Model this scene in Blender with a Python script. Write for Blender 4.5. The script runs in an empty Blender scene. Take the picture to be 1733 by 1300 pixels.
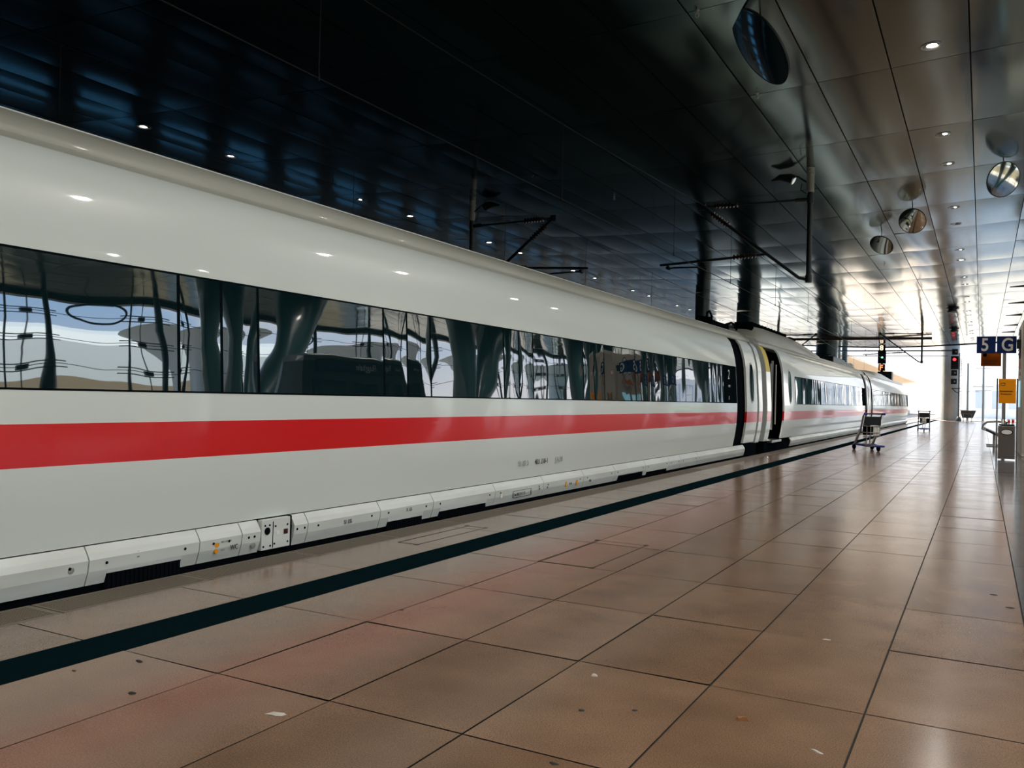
import bpy, math, random
from mathutils import Vector, Matrix
random.seed(7)
C = bpy.context.scene.collection
SC = bpy.context.scene

# ------------------------------------------------------------------ camera
YAW, PITCH, ROLL = math.radians(28.652), math.radians(0.790), math.radians(1.4587)
FPX = 1457.0
EYE = Vector((0, 0, 1.3))
_f = Vector((-math.sin(YAW)*math.cos(PITCH), math.cos(YAW)*math.cos(PITCH), math.sin(PITCH)))
_r = Vector((math.cos(YAW), math.sin(YAW), 0)); _u = _r.cross(_f)
R_ = _r*math.cos(ROLL) + _u*math.sin(ROLL); U_ = -_r*math.sin(ROLL) + _u*math.cos(ROLL)
cam_data = bpy.data.cameras.new('camera'); cam = bpy.data.objects.new('camera', cam_data); C.objects.link(cam)
cam_data.sensor_fit = 'HORIZONTAL'; cam_data.sensor_width = 36; cam_data.lens = FPX/1733*36
cam_data.clip_start = 0.05; cam_data.clip_end = 3000
M = Matrix.Identity(4)
for i in range(3):
    M[i][0] = R_[i]; M[i][1] = U_[i]; M[i][2] = -_f[i]; M[i][3] = EYE[i]
cam.matrix_world = M
SC.camera = cam

# ------------------------------------------------------------------ view, sky, sun
SC.view_settings.view_transform = 'Standard'; SC.view_settings.look = 'None'
SC.view_settings.gamma = 1; SC.view_settings.use_curve_mapping = False
SC.view_settings.exposure = 0.0
SKY_STRENGTH = 2.3
SUN_STRENGTH = 21.0
LAMP_POWER = 590.0
w = bpy.data.worlds.new('world'); SC.world = w; w.use_nodes = True
nt = w.node_tree; nt.nodes.clear()
out = nt.nodes.new('ShaderNodeOutputWorld'); bg = nt.nodes.new('ShaderNodeBackground')
tc = nt.nodes.new('ShaderNodeTexCoord'); sx = nt.nodes.new('ShaderNodeSeparateXYZ')
ramp = nt.nodes.new('ShaderNodeValToRGB'); mp = nt.nodes.new('ShaderNodeMapping'); noi = nt.nodes.new('ShaderNodeTexNoise')
cr = nt.nodes.new('ShaderNodeValToRGB'); mix = nt.nodes.new('ShaderNodeMixRGB')
nt.links.new(tc.outputs['Generated'], sx.inputs[0]); nt.links.new(sx.outputs['Z'], ramp.inputs[0])
e = ramp.color_ramp.elements
e[0].position = 0.0; e[0].color = (.86, .80, .74, 1); e[1].position = 1.0; e[1].color = (.10, .26, .62, 1)
for p_, c_ in ((.06, (.92, .95, 1.0, 1)), (.18, (.45, .68, 1.0, 1)), (.45, (.20, .42, .82, 1))):
    q = e.new(p_); q.color = c_
mp.inputs['Scale'].default_value = (2, 2, 7)
nt.links.new(tc.outputs['Generated'], mp.inputs[0]); nt.links.new(mp.outputs[0], noi.inputs['Vector'])
noi.inputs['Scale'].default_value = 1.6; noi.inputs['Detail'].default_value = 6
cr.color_ramp.elements[0].position = .5; cr.color_ramp.elements[1].position = .72
nt.links.new(noi.outputs[0], cr.inputs[0]); nt.links.new(cr.outputs[0], mix.inputs[0])
nt.links.new(ramp.outputs[0], mix.inputs[1]); mix.inputs[2].default_value = (.95, .96, 1, 1)
mw = nt.nodes.new('ShaderNodeMapRange'); mw.inputs[1].default_value = 0.0; mw.inputs[2].default_value = -0.8; mw.inputs[3].default_value = 0; mw.inputs[4].default_value = .85
nt.links.new(sx.outputs['X'], mw.inputs[0])
mixw = nt.nodes.new('ShaderNodeMixRGB'); mixw.inputs[2].default_value = (.07, .22, .42, 1)   # sky tinted deeper blue on the left, for the ceiling streaks
nt.links.new(mw.outputs[0], mixw.inputs[0]); nt.links.new(mix.outputs[0], mixw.inputs[1])
nt.links.new(mixw.outputs[0], bg.inputs[0]); bg.inputs[1].default_value = SKY_STRENGTH
nt.links.new(bg.outputs[0], out.inputs[0])
sun_d = bpy.data.lights.new('sun', 'SUN'); sun_d.energy = SUN_STRENGTH; sun_d.angle = math.radians(1.0)
sun_d.color = (1, .93, .82)
sun = bpy.data.objects.new('sun', sun_d); C.objects.link(sun)
sun.rotation_euler = Vector((-.50, .30, .80)).to_track_quat('Z', 'Y').to_euler()

# ------------------------------------------------------------------ materials
def mat(name, col, rough=.5, metal=0., coat=0., ior=1.5, emit=None, es=0., spec=.5):
    m = bpy.data.materials.new(name); m.use_nodes = True
    b = m.node_tree.nodes['Principled BSDF']
    b.inputs['Base Color'].default_value = (*col, 1); b.inputs['Roughness'].default_value = rough
    b.inputs['Metallic'].default_value = metal; b.inputs['IOR'].default_value = ior
    b.inputs['Specular IOR Level'].default_value = spec
    if coat: b.inputs['Coat Weight'].default_value = coat; b.inputs['Coat Roughness'].default_value = .04
    if emit: b.inputs['Emission Color'].default_value = (*emit, 1); b.inputs['Emission Strength'].default_value = es
    return m
def nodes(m): return m.node_tree, m.node_tree.nodes['Principled BSDF']
def add_noise_color(m, scale, c1, c2, lo=.35, hi=.65, vec=(1, 1, 1), detail=4):
    t, b = nodes(m); tc = t.nodes.new('ShaderNodeTexCoord'); mp = t.nodes.new('ShaderNodeMapping'); n = t.nodes.new('ShaderNodeTexNoise'); r = t.nodes.new('ShaderNodeValToRGB')
    mp.inputs['Scale'].default_value = vec; n.inputs['Scale'].default_value = scale; n.inputs['Detail'].default_value = detail
    t.links.new(tc.outputs['Object'], mp.inputs[0]); t.links.new(mp.outputs[0], n.inputs['Vector']); t.links.new(n.outputs[0], r.inputs[0])
    r.color_ramp.elements[0].position = lo; r.color_ramp.elements[0].color = (*c1, 1)
    r.color_ramp.elements[1].position = hi; r.color_ramp.elements[1].color = (*c2, 1)
    t.links.new(r.outputs[0], b.inputs['Base Color']); return r
def add_bump(m, scale, strength, dist, vec=(1, 1, 1), detail=2, target='Normal'):
    t, b = nodes(m); tc = t.nodes.new('ShaderNodeTexCoord'); mp = t.nodes.new('ShaderNodeMapping'); n = t.nodes.new('ShaderNodeTexNoise'); bp = t.nodes.new('ShaderNodeBump')
    mp.inputs['Scale'].default_value = vec; n.inputs['Scale'].default_value = scale; n.inputs['Detail'].default_value = detail
    bp.inputs['Strength'].default_value = strength; bp.inputs['Distance'].default_value = dist
    t.links.new(tc.outputs['Object'], mp.inputs[0]); t.links.new(mp.outputs[0], n.inputs['Vector']); t.links.new(n.outputs[0], bp.inputs['Height'])
    t.links.new(bp.outputs[0], b.inputs['Normal'])
    if target == 'both': t.links.new(bp.outputs[0], b.inputs['Coat Normal'])

white = mat('train_white', (.80, .865, .83), .32, coat=.55); add_bump(white, .8, 1, .004, (1, .35, 1), 1, 'both')
red = mat('train_red', (.80, .006, .010), .32, coat=.55); add_bump(red, .8, 1, .004, (1, .35, 1), 1, 'both')
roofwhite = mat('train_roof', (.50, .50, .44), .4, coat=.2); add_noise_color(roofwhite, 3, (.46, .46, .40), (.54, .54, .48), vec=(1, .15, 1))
glass = mat('train_window_glass', (.004, .016, .02), .012, ior=2.8); add_bump(glass, .8, 1, .013, (1, 1.0, .55), 1.5)
band = mat('window_band_black', (.004, .008, .010), .5, spec=0.)
black = mat('rubber_black', (.005, .007, .009), .8, spec=0.)
deep = mat('underframe_dark', (.005, .007, .010), .8, spec=0.)
skirt = mat('skirt_grey_white', (.70, .74, .72), .42, coat=.3); add_noise_color(skirt, 2.2, (.66, .69, .66), (.76, .80, .78), vec=(1, .5, 3))
roofdark = mat('train_roof_crown', (.14, .22, .22), .6)  # dark grey crown, teal shade put into its colour for the ceiling's reflection
greytext = mat('grey_lettering', (.36, .38, .36), .5)
blacktext = mat('black_lettering', (.02, .02, .02), .5)
amber = mat('amber_mark', (.8, .33, .01), .4)
yellow = mat('yellow_paint', (.78, .60, .08), .4)
steel = mat('stainless_steel', (.55, .53, .50), .28, 1.0)
steel2 = mat('galvanised_steel', (.45, .45, .43), .42, .8)
sleevem = mat('light_grey_paint', (.42, .42, .38), .4, .2)
dark = mat('dark_painted_steel', (.012, .018, .02), .4)
insul = mat('insulator_brown', (.03, .018, .012), .25)
wirem = mat('wire_dark', (.02, .02, .022), .5, .5)
concrete = mat('concrete', (.42, .42, .38), .7); add_noise_color(concrete, 1.5, (.34, .34, .31), (.46, .45, .41), vec=(1, 1, .4))
column_m = mat('column_paint', (.03, .075, .08), .3, coat=.4)
ceil_m = mat('ceiling_panel_metal', (.26, .335, .33), .13, 1.0)
ceil_back = mat('ceiling_void', (.004, .006, .008), .8)
blue = mat('sign_blue', (.006, .022, .12), .6, spec=.2)
signwhite = mat('sign_white', (.86, .84, .78), .4)
orange = mat('sign_orange', (.88, .30, .0), .6, spec=.2)
orange2 = mat('sign_dark_orange', (.62, .14, .01), .6, spec=.2)
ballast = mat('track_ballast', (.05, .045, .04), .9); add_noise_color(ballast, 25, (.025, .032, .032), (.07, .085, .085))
railm = mat('rail_steel', (.25, .2, .17), .35, .9)
asphalt = mat('pale_ground', (.30, .27, .23), .9)
beige = mat('canopy_beige', (.86, .66, .46), .7)
shell_w = mat('white_facade', (.42, .50, .54), .6)
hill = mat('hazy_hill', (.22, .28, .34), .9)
brown = mat('brown_wall', (.15, .13, .09), .8)
tower_m = mat('tower_panel', (.55, .50, .42), .5)
redsig = mat('red_signal_lamp', (.3, 0, 0), .3, emit=(1, .03, .05), es=3.5)
lampE = mat('downlight_lamp', (1, 1, 1), .5, emit=(1, .93, .85), es=26)
lampOff = mat('downlight_lamp_off', (.03, .03, .03), .3)
ledo = mat('orange_lit_sign', (.3, .05, .0), .4, emit=(1, .30, .10), es=1.6)
ledw = mat('warm_lit_digit', (.6, .4, .3), .4, emit=(1, .72, .5), es=1.6)
green = mat('green_lamp', (0, .3, .2), .4, emit=(.4, 1, .8), es=1.5)
blueplastic = mat('blue_plastic', (.02, .04, .30), .35)
mirror = mat('mirror_disc', (.70, .74, .70), .09, 1.0)
screen = mat('cyan_screen', (.1, .4, .5), .3, emit=(.35, .75, .9), es=.7)
leafm = mat('dead_leaf', (.25, .10, .03), .7)
paper = mat('paper_scrap', (.55, .50, .45), .8)
gum = mat('dark_gum', (.02, .018, .016), .7)
foliage = mat('hedge_green', (.04, .12, .05), .9)
innerm = mat('vestibule_inner', (.20, .20, .18), .4)

# tiles: one flat colour per tile, speckle, polish that varies a little
def tile_material(name, c1, c2, cx, cy, rough=.19):
    m = mat(name, c1, rough, ior=1.5, spec=.62)
    t, b = nodes(m)
    at = t.nodes.new('ShaderNodeVertexColor'); at.layer_name = 'tile'
    mx = t.nodes.new('ShaderNodeMixRGB'); mx.inputs[1].default_value = (*c1, 1); mx.inputs[2].default_value = (*c2, 1)
    tc = t.nodes.new('ShaderNodeTexCoord')
    n = t.nodes.new('ShaderNodeTexNoise'); n.inputs['Scale'].default_value = 170; n.inputs['Detail'].default_value = 3
    n2 = t.nodes.new('ShaderNodeTexNoise'); n2.inputs['Scale'].default_value = 2.3; n2.inputs['Detail'].default_value = 5
    t.links.new(tc.outputs['Object'], n.inputs['Vector']); t.links.new(tc.outputs['Object'], n2.inputs['Vector'])
    t.links.new(at.outputs[0], mx.inputs[0])
    r1 = t.nodes.new('ShaderNodeValToRGB'); r1.color_ramp.elements[0].position = .3; r1.color_ramp.elements[0].color = (.62, .60, .58, 1); r1.color_ramp.elements[1].position = .62; r1.color_ramp.elements[1].color = (1.12, 1.12, 1.12, 1)
    t.links.new(n.outputs[0], r1.inputs[0])
    m2 = t.nodes.new('ShaderNodeMixRGB'); m2.blend_type = 'MULTIPLY'; m2.inputs[0].default_value = 1
    t.links.new(mx.outputs[0], m2.inputs[1]); t.links.new(r1.outputs[0], m2.inputs[2])
    r2 = t.nodes.new('ShaderNodeValToRGB'); r2.color_ramp.elements[0].position = .3; r2.color_ramp.elements[0].color = (.80, .80, .80, 1); r2.color_ramp.elements[1].position = .7; r2.color_ramp.elements[1].color = (1.1, 1.1, 1.1, 1)
    t.links.new(n2.outputs[0], r2.inputs[0])
    m3 = t.nodes.new('ShaderNodeMixRGB'); m3.blend_type = 'MULTIPLY'; m3.inputs[0].default_value = 1
    t.links.new(m2.outputs[0], m3.inputs[1]); t.links.new(r2.outputs[0], m3.inputs[2]); t.links.new(m3.outputs[0], b.inputs['Base Color'])
    mr = t.nodes.new('ShaderNodeMapRange'); mr.inputs[3].default_value = rough*.75; mr.inputs[4].default_value = rough*1.45
    t.links.new(n2.outputs[0], mr.inputs[0]); t.links.new(mr.outputs[0], b.inputs['Roughness'])
    return m
tile_m = tile_material('floor_tile', (.215, .130, .078), (.265, .165, .105), 0, 0, .17)
tile_d = tile_material('floor_tile_dark', (.08, .07, .07), (.11, .10, .10), 0, 0, .13)
groove_m = mat('tile_joint', (.02, .018, .016), .8)
metalstrip = mat('ribbed_edge_concrete', (.17, .135, .10), .5)
bandm = mat('guide_stripe_dark', (.003, .011, .014), .6, spec=0.)

# ceiling: brushed look
t, b = nodes(ceil_m)
tc = t.nodes.new('ShaderNodeTexCoord'); mp = t.nodes.new('ShaderNodeMapping'); n = t.nodes.new('ShaderNodeTexNoise')
mp.inputs['Scale'].default_value = (1, .5, 1); n.inputs['Scale'].default_value = .55; n.inputs['Detail'].default_value = 1
bp = t.nodes.new('ShaderNodeBump'); bp.inputs['Strength'].default_value = 1; bp.inputs['Distance'].default_value = .009
t.links.new(tc.outputs['Object'], mp.inputs[0]); t.links.new(mp.outputs[0], n.inputs['Vector']); t.links.new(n.outputs[0], bp.inputs['Height']); t.links.new(bp.outputs[0], b.inputs['Normal'])

# ------------------------------------------------------------------ helpers
class MB:
    def __init__(s): s.v = []; s.f = []; s.m = []
    def face(s, pts, m=0):
        i = len(s.v); s.v += [tuple(p) for p in pts]; s.f.append(list(range(i, i+len(pts)))); s.m.append(m); return s
    def hexa(s, c, m=0):   # 8 corners: bottom 4 ccw, top 4 ccw
        i = len(s.v); s.v += [tuple(p) for p in c]
        for q in ((3, 2, 1, 0), (4, 5, 6, 7), (0, 1, 5, 4), (1, 2, 6, 5), (2, 3, 7, 6), (3, 0, 4, 7)):
            s.f.append([i+k for k in q]); s.m.append(m)
        return s
    def box(s, x0, x1, y0, y1, z0, z1, m=0):
        return s.hexa([(x0, y0, z0), (x1, y0, z0), (x1, y1, z0), (x0, y1, z0), (x0, y0, z1), (x1, y0, z1), (x1, y1, z1), (x0, y1, z1)], m)
    def tube(s, pts, r, n=10, m=0, caps=True):
        pts = [Vector(p) for p in pts]; rs = r if isinstance(r, (list, tuple)) else [r]*len(pts)
        rings = []; prev = None
        for k, p in enumerate(pts):
            d = (pts[min(k+1, len(pts)-1)] - pts[max(k-1, 0)])
            d = d.normalized() if d.length > 1e-9 else Vector((0, 0, 1))
            if prev is None:
                a = Vector((0, 0, 1)) if abs(d.z) < .9 else Vector((1, 0, 0)); u = d.cross(a).normalized()
            else:
                u = (prev - d*prev.dot(d)).normalized()
            prev = u; v = d.cross(u); base = len(s.v)
            for j in range(n):
                t_ = 2*math.pi*j/n; s.v.append(tuple(p + (u*math.cos(t_)+v*math.sin(t_))*rs[k]))
            rings.append(base)
        for a, b2 in zip(rings, rings[1:]):
            for j in range(n):
                s.f.append([a+j, a+(j+1) % n, b2+(j+1) % n, b2+j]); s.m.append(m)
        if caps:
            s.f.append([rings[0]+j for j in reversed(range(n))]); s.m.append(m); s.f.append([rings[-1]+j for j in range(n)]); s.m.append(m)
        return s
    def lathe(s, c, prof, n=24, m=0, axis='z'):
        c = Vector(c); rings = []
        for (r, h) in prof:
            base = len(s.v); rings.append(base)
            for j in range(n):
                t_ = 2*math.pi*j/n; a, b2 = r*math.cos(t_), r*math.sin(t_)
                off = {'z': (a, b2, h), 'x': (h, a, b2), 'y': (b2, h, a)}[axis]
                s.v.append(tuple(c+Vector(off)))
        for a, b2 in zip(rings, rings[1:]):
            for j in range(n): s.f.append([a+j, a+(j+1) % n, b2+(j+1) % n, b2+j]); s.m.append(m)
        s.f.append([rings[0]+j for j in reversed(range(n))]); s.m.append(m); s.f.append([rings[-1]+j for j in range(n)]); s.m.append(m)
        return s
    def sweep(s, prof, y0, y1, m=0, caps=True, mats=None):   # profile of (x,z) swept along y
        i = len(s.v); n = len(prof)
        s.v += [(x, y0, z) for x, z in prof] + [(x, y1, z) for x, z in prof]
        for k in range(n):
            k2 = (k+1) % n
            s.f.append([i+k, i+k2, i+n+k2, i+n+k]); s.m.append(mats[k] if mats else m)
        if caps:
            s.f.append([i+k for k in range(n)]); s.m.append(m); s.f.append([i+n+k for k in reversed(range(n))]); s.m.append(m)
        return s
    def build(s, name, mats, parent=None, smooth=None, bevel=0, fix=True):
        me = bpy.data.meshes.new(name); me.from_pydata(s.v, [], s.f)
        mats = mats if isinstance(mats, (list, tuple)) else [mats]
        for mm in mats: me.materials.append(mm)
        me.polygons.foreach_set('material_index', s.m)
        if fix:
            import bmesh
            bm = bmesh.new(); bm.from_mesh(me); bmesh.ops.recalc_face_normals(bm, faces=bm.faces); bm.to_mesh(me); bm.free()
        if smooth is not None:
            me.polygons.foreach_set('use_smooth', [True]*len(me.polygons)); me.set_sharp_from_angle(angle=math.radians(smooth))
        me.update()
        o = bpy.data.objects.new(name, me); C.objects.link(o)
        if parent: o.parent = parent
        if bevel:
            bv = o.modifiers.new('bevel', 'BEVEL'); bv.width = bevel; bv.segments = 2; bv.limit_method = 'ANGLE'
        return o
def tag(o, label=None, cat=None, group=None, kind=None):
    if label: o['label'] = label
    if cat: o['category'] = cat
    if group: o['group'] = group
    if kind: o['kind'] = kind
    return o
def struct(o): o['kind'] = 'structure'; return o
def empty(name, loc, rz=0):
    o = bpy.data.objects.new(name, None); C.objects.link(o); o.location = loc; o.rotation_euler = (0, 0, rz); o.empty_display_size = .1; return o
def children(o): return [c for c in bpy.data.objects if c.parent == o]
def copy_tree(o, parent=None):
    c = o.copy(); C.objects.link(c)
    if parent: c.parent = parent
    for ch in children(o): copy_tree(ch, c)
    return c
_tmp = []
def text_mesh(s, size, ext=.002, spacing=1.0, xs=1.0, align='LEFT', bold=0.0):
    cu = bpy.data.curves.new('t', 'FONT'); cu.body = s; cu.size = size; cu.extrude = ext; cu.space_character = spacing; cu.align_x = align; cu.offset = bold
    o = bpy.data.objects.new('t', cu); C.objects.link(o)
    bpy.context.view_layer.update()
    me = bpy.data.meshes.new_from_object(o.evaluated_get(bpy.context.evaluated_depsgraph_get()))
    bpy.data.objects.remove(o)
    for v in me.vertices: v.co.x *= xs
    return me
def text_obj(name, s, size, mtx, m, parent=None, **k):
    me = text_mesh(s, size, **k); me.transform(mtx); me.materials.clear(); me.materials.append(m); me.name = name
    o = bpy.data.objects.new(name, me); C.objects.link(o)
    if parent: o.parent = parent
    return o
def onside(x, y, z, tilt=0):   # reads along +y on a face looking to +x
    return Matrix.Translation((x, y, z)) @ Matrix(((0, 0, 1, 0), (1, 0, 0, 0), (0, 1, 0, 0), (0, 0, 0, 1))) @ Matrix.Rotation(tilt, 4, 'X')
def onfront(x, y, z):          # reads along +x on a face looking to -y
    return Matrix.Translation((x, y, z)) @ Matrix(((1, 0, 0, 0), (0, 0, -1, 0), (0, 1, 0, 0), (0, 0, 0, 1)))
def onwest(x, y, z):           # reads along -y on a face looking to -x
    return Matrix.Translation((x, y, z)) @ Matrix(((0, 0, -1, 0), (-1, 0, 0, 0), (0, 1, 0, 0), (0, 0, 0, 1)))
CX = [-34, -24, -17.6, -16.4, -13.46, -10.8, -8.4, -7.2, -5.04, -3.85, -2.6, -.25, 2.15, 8, 17.8]
CZ = [8.1, 7.6, 7.17, 7.09, 6.97, 6.88, 6.84, 6.845, 6.915, 6.965, 7.03, 7.16, 7.30, 7.45, 7.5]
def zc(x):
    for k in range(len(CX)-1):
        if x <= CX[k+1]:
            t_ = (x-CX[k])/(CX[k+1]-CX[k]); return CZ[k]+t_*(CZ[k+1]-CZ[k])
    return CZ[-1]

# ================================================================== LARGE STRUCTURE
XE, XS, XB0, XB1, XD, XR = -4.89, -4.565, -4.00, -3.685, .243, 14.0   # platform edge, strip, guide stripe, dark tiles, far edge
YN, YF = -4.0, 96.0
# floor tiles, each a little out of level, in one floor mesh
def tiles(name, xs, ys, m, gap=.009, tilt=.0015):
    v = []; f = []; cols = []
    for xa, xb in zip(xs, xs[1:]):
        for ya, yb in zip(ys, ys[1:]):
            i = len(v); cx, cy = (xa+xb)/2, (ya+yb)/2; tx, ty = random.gauss(0, tilt), random.gauss(0, tilt*.8)
            for (x, y) in ((xa+gap/2, ya+gap/2), (xb-gap/2, ya+gap/2), (xb-gap/2, yb-gap/2), (xa+gap/2, yb-gap/2)):
                v.append((x, y, (x-cx)*tx+(y-cy)*ty))
            f.append((i, i+1, i+2, i+3)); cols.append(random.random())
    me = bpy.data.meshes.new(name); me.from_pydata(v, [], f); me.materials.append(m)
    ca = me.color_attributes.new('tile', 'FLOAT_COLOR', 'CORNER'); k = 0
    for ci, c in enumerate(cols):
        for _ in range(4): ca.data[k].color = (c, c, c, 1); k += 1
    o = bpy.data.objects.new(name, me); C.objects.link(o); return o
ys = [2.834+1.0845*k for k in range(-7, 82)]
xs = [-3.0404+.6568*k for k in range(0, 6)]
struct(tiles('floor', [XB1]+xs, ys, tile_m))
struct(tiles('floor', [XS, XB0], ys, tile_m))
struct(tiles('floor', [xs[-1]+.6568*k for k in range(0, 22)], ys, tile_d))
mb = MB()
mb.box(XS, XR, YN, YF-.2, -.9, -.006)
struct(mb.build('floor', groove_m))
mb = MB().box(XB0+.003, XB1-.003, YN, YF-.2, -.02, .0012)
struct(mb.build('trim_1', bandm))
# ribbed edge stones
mb = MB(); y = 3.115-1.085*6
while y < YF-.3:
    mb.box(XE, XS-.006, y+.006, y+1.085-.006, -.16, -.002)
    k = 0
    n_r = 60 if y < 12 else (0 if y > 16 else 30)
    for k in range(n_r):
        yy = y+.03+k*1.02/max(n_r, 1); mb.box(XE+.03, XS-.04, yy, yy+.55*1.02/n_r, -.002, .001)
    y += 1.085
struct(mb.build('trim_2', metalstrip))
mb = MB().box(XE+.02, XS, YN, YF-.2, -.9, -.17); struct(mb.build('wall_track', concrete))
# ground and track bed
struct(MB().box(-400, 500, -200, 900, -1.4, -1.05).build('floor_outside', asphalt))
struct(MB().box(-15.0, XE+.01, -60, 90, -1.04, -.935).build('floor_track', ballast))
tag(MB().box(-15.0, XE+.01, 90, 400, -1.04, -.93).build('track_ballast', mat('sunlit_ballast', (.50, .40, .31), .9)), 'brown ballast of the open track beyond the hall', 'ballast', kind='stuff')  # paler ballast, sun bleaching and sunlight put into its colour
struct(MB().box(-27, -15.0, -40, 92, -1.04, -.0).build('floor_opposite', mat('shaded_platform', (.035, .07, .075), .6)))  # shade put into the concrete's colour, teal for the ceiling's reflection
for xr in (-5.67, -7.18, -9.88, -11.38):
    pr = [(xr-.07, -.93), (xr+.07, -.93), (xr+.02, -.9), (xr+.012, -.80), (xr+.035, -.79), (xr+.035, -.76), (xr-.035, -.76), (xr-.035, -.79), (xr-.012, -.80), (xr-.02, -.9)]
    tag(MB().sweep(pr, -60, 400).build('rail', railm), {-5.67: 'steel rail nearest the platform under the white train', -7.18: 'steel rail under the far side of the white train', -9.88: 'nearer steel rail of the empty second track', -11.38: 'farther steel rail of the empty second track'}[xr], 'rail', 'rails of the two tracks')

# ceiling of bulging metal panels
def ceiling():
    v = []; f = []
    PX, PY = 1.2043, 3.826; gx, gy = .011, .008; nx, ny = 4, 12
    for i in range(-28, 15):
        for j in range(-8, 19):
            xa, xb = -.26+PX*i+gx, -.26+PX*(i+1)-gx; ya, yb = 15.96+PY*j+gy, 15.96+PY*(j+1)-gy
            sag = .014*random.uniform(.6, 1.3); tw = random.gauss(0, .0035); ph = random.uniform(-.12, .12); base = len(v)
            for a in range(nx+1):
                for b_ in range(ny+1):
                    u_, w_ = a/nx, b_/ny; x = xa+(xb-xa)*u_; y = ya+(yb-ya)*w_
                    z = zc(x) - sag*(math.sin(math.pi*w_)**.8)*(.25+.75*math.sin(math.pi*u_)) + tw*(u_-.5)*2*(w_-.5)*2 + ph*.03*math.sin(2*math.pi*w_)
                    v.append((x, y, z))
            for a in range(nx):
                for b_ in range(ny):
                    k = base+a*(ny+1)+b_; f.append((k, k+1, k+ny+2, k+ny+1))
    me = bpy.data.meshes.new('ceiling'); me.from_pydata(v, [], f); me.materials.append(ceil_m)
    me.polygons.foreach_set('use_smooth', [True]*len(me.polygons))
    o = bpy.data.objects.new('ceiling', me); C.objects.link(o); return struct(o)
ceiling()
mb = MB()
for a, b_ in zip(CX, CX[1:]):
    mb.hexa([(a, -15, zc(a)+.05), (b_, -15, zc(b_)+.05), (b_, 89, zc(b_)+.05), (a, 89, zc(a)+.05), (a, -15, 8.7), (b_, -15, 8.7), (b_, 89, 8.7), (a, 89, 8.7)])
struct(mb.build('ceiling_void', ceil_back))
mb = MB()
for a, b_ in zip(CX, CX[1:]): mb.hexa([(a, 88.9, zc(a)-.07), (b_, 88.9, zc(b_)-.07), (b_, 89.3, zc(b_)-.07), (a, 89.3, zc(a)-.07), (a, 88.9, 8.7), (b_, 88.9, 8.7), (b_, 89.3, 8.7), (a, 89.3, 8.7)])
struct(mb.build('trim_3', dark))
struct(MB().box(17.75, 18.15, -15, 89, 7.30, 8.7).build('trim_4', dark))
struct(MB().box(-34.4, -34.0, -15, 89, 7.9, 8.7).build('trim_5', dark))

wall_m = mat('wall_dark_blue', (.02, .035, .045), .5)
tint = bpy.data.materials.new('streak_tint_glass'); tint.use_nodes = True; tn = tint.node_tree; tn.nodes.clear()
to = tn.nodes.new('ShaderNodeOutputMaterial'); tt = tn.nodes.new('ShaderNodeBsdfTransparent'); tt.inputs[0].default_value = (.12, .24, .36, 1)
tg = tn.nodes.new('ShaderNodeBsdfGlossy'); tg.inputs['Roughness'].default_value = .05; tm = tn.nodes.new('ShaderNodeMixShader'); tm.inputs[0].default_value = .06
tn.links.new(tt.outputs[0], tm.inputs[1]); tn.links.new(tg.outputs[0], tm.inputs[2]); tn.links.new(tm.outputs[0], to.inputs[0])
struct(MB().box(-33.47, -33.43, -15, 119, 2.3, 3.5).build('window_added', tint))  # unseen blue pane added to tint the streaks on the ceiling
wall_b = mat('wall_warm', (.10, .085, .07), .6)
mb = MB().box(-33.6, -33.3, -15, 119, 3.5, 7.9).box(-33.6, -33.3, -15, 119, -1.05, 2.3)
for k in range(34): mb.box(-33.6, -33.3, -15+k*4, -13.7+k*4, 2.3, 3.5)
struct(mb.build('wall_left_added', wall_m))  # unseen wall and slit added to shape the left ceiling's reflections
mb = MB().box(-33.6, 17.7, -15.3, -15, -1.05, 8.6); struct(mb.build('wall_back_added', wall_b))  # unseen end wall added to darken reflections in steel and ceiling

# ================================================================== TRAIN
XC = -6.425
NEAR = [(-5.045, .27), (-5.0, .50), (-4.962, .80), (-4.952, 1.06), (-4.955, 1.27), (-5.005, 2.10), (-5.035, 2.30), (-5.085, 2.50), (-5.150, 2.68), (-5.245, 2.80), (-5.310, 2.838), (-5.338, 2.865), (-5.340, 2.90), (-5.370, 2.95), (-5.44, 3.015), (-5.56, 3.07), (-5.80, 3.125), (-6.425, 3.16)]
def near_x(z):
    for (x0, z0), (x1, z1) in zip(NEAR, NEAR[1:]):
        if z <= z1: return x0+(x1-x0)*(z-z0)/(z1-z0)
    return NEAR[-1][0]
def full_profile(zmin=.27, inset=0.):
    a = [(x-inset if x > XC else x, z-inset*.5 if z > 2.9 else z) for x, z in NEAR]
    b_ = [(2*XC-x, z) for x, z in reversed(a[:-1])]
    return a+b_
def body_mats():
    n = len(NEAR); ms = []
    for k in range(n-1):
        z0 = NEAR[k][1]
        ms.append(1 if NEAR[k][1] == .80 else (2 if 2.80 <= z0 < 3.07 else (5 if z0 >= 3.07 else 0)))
    return ms + list(reversed(ms)) + [4]
def side_patch(mb, y0, y1, z0, z1, off=0., m=0, thick=.02, n=1):
    """a curved plate following the body side between two heights"""
    zs = sorted(set([z0, z1]+[z for _, z in NEAR if z0 < z < z1]))
    pr = [(near_x(z)+off, z) for z in zs] + [(near_x(z)+off-thick, z) for z in reversed(zs)]
    mb.sweep(pr, y0, y1, m); return mb
def plate(y0, y1, z0, z1, off=0., thick=.02):
    return side_patch(MB(), y0, y1, z0, z1, off, 0, thick)
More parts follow.
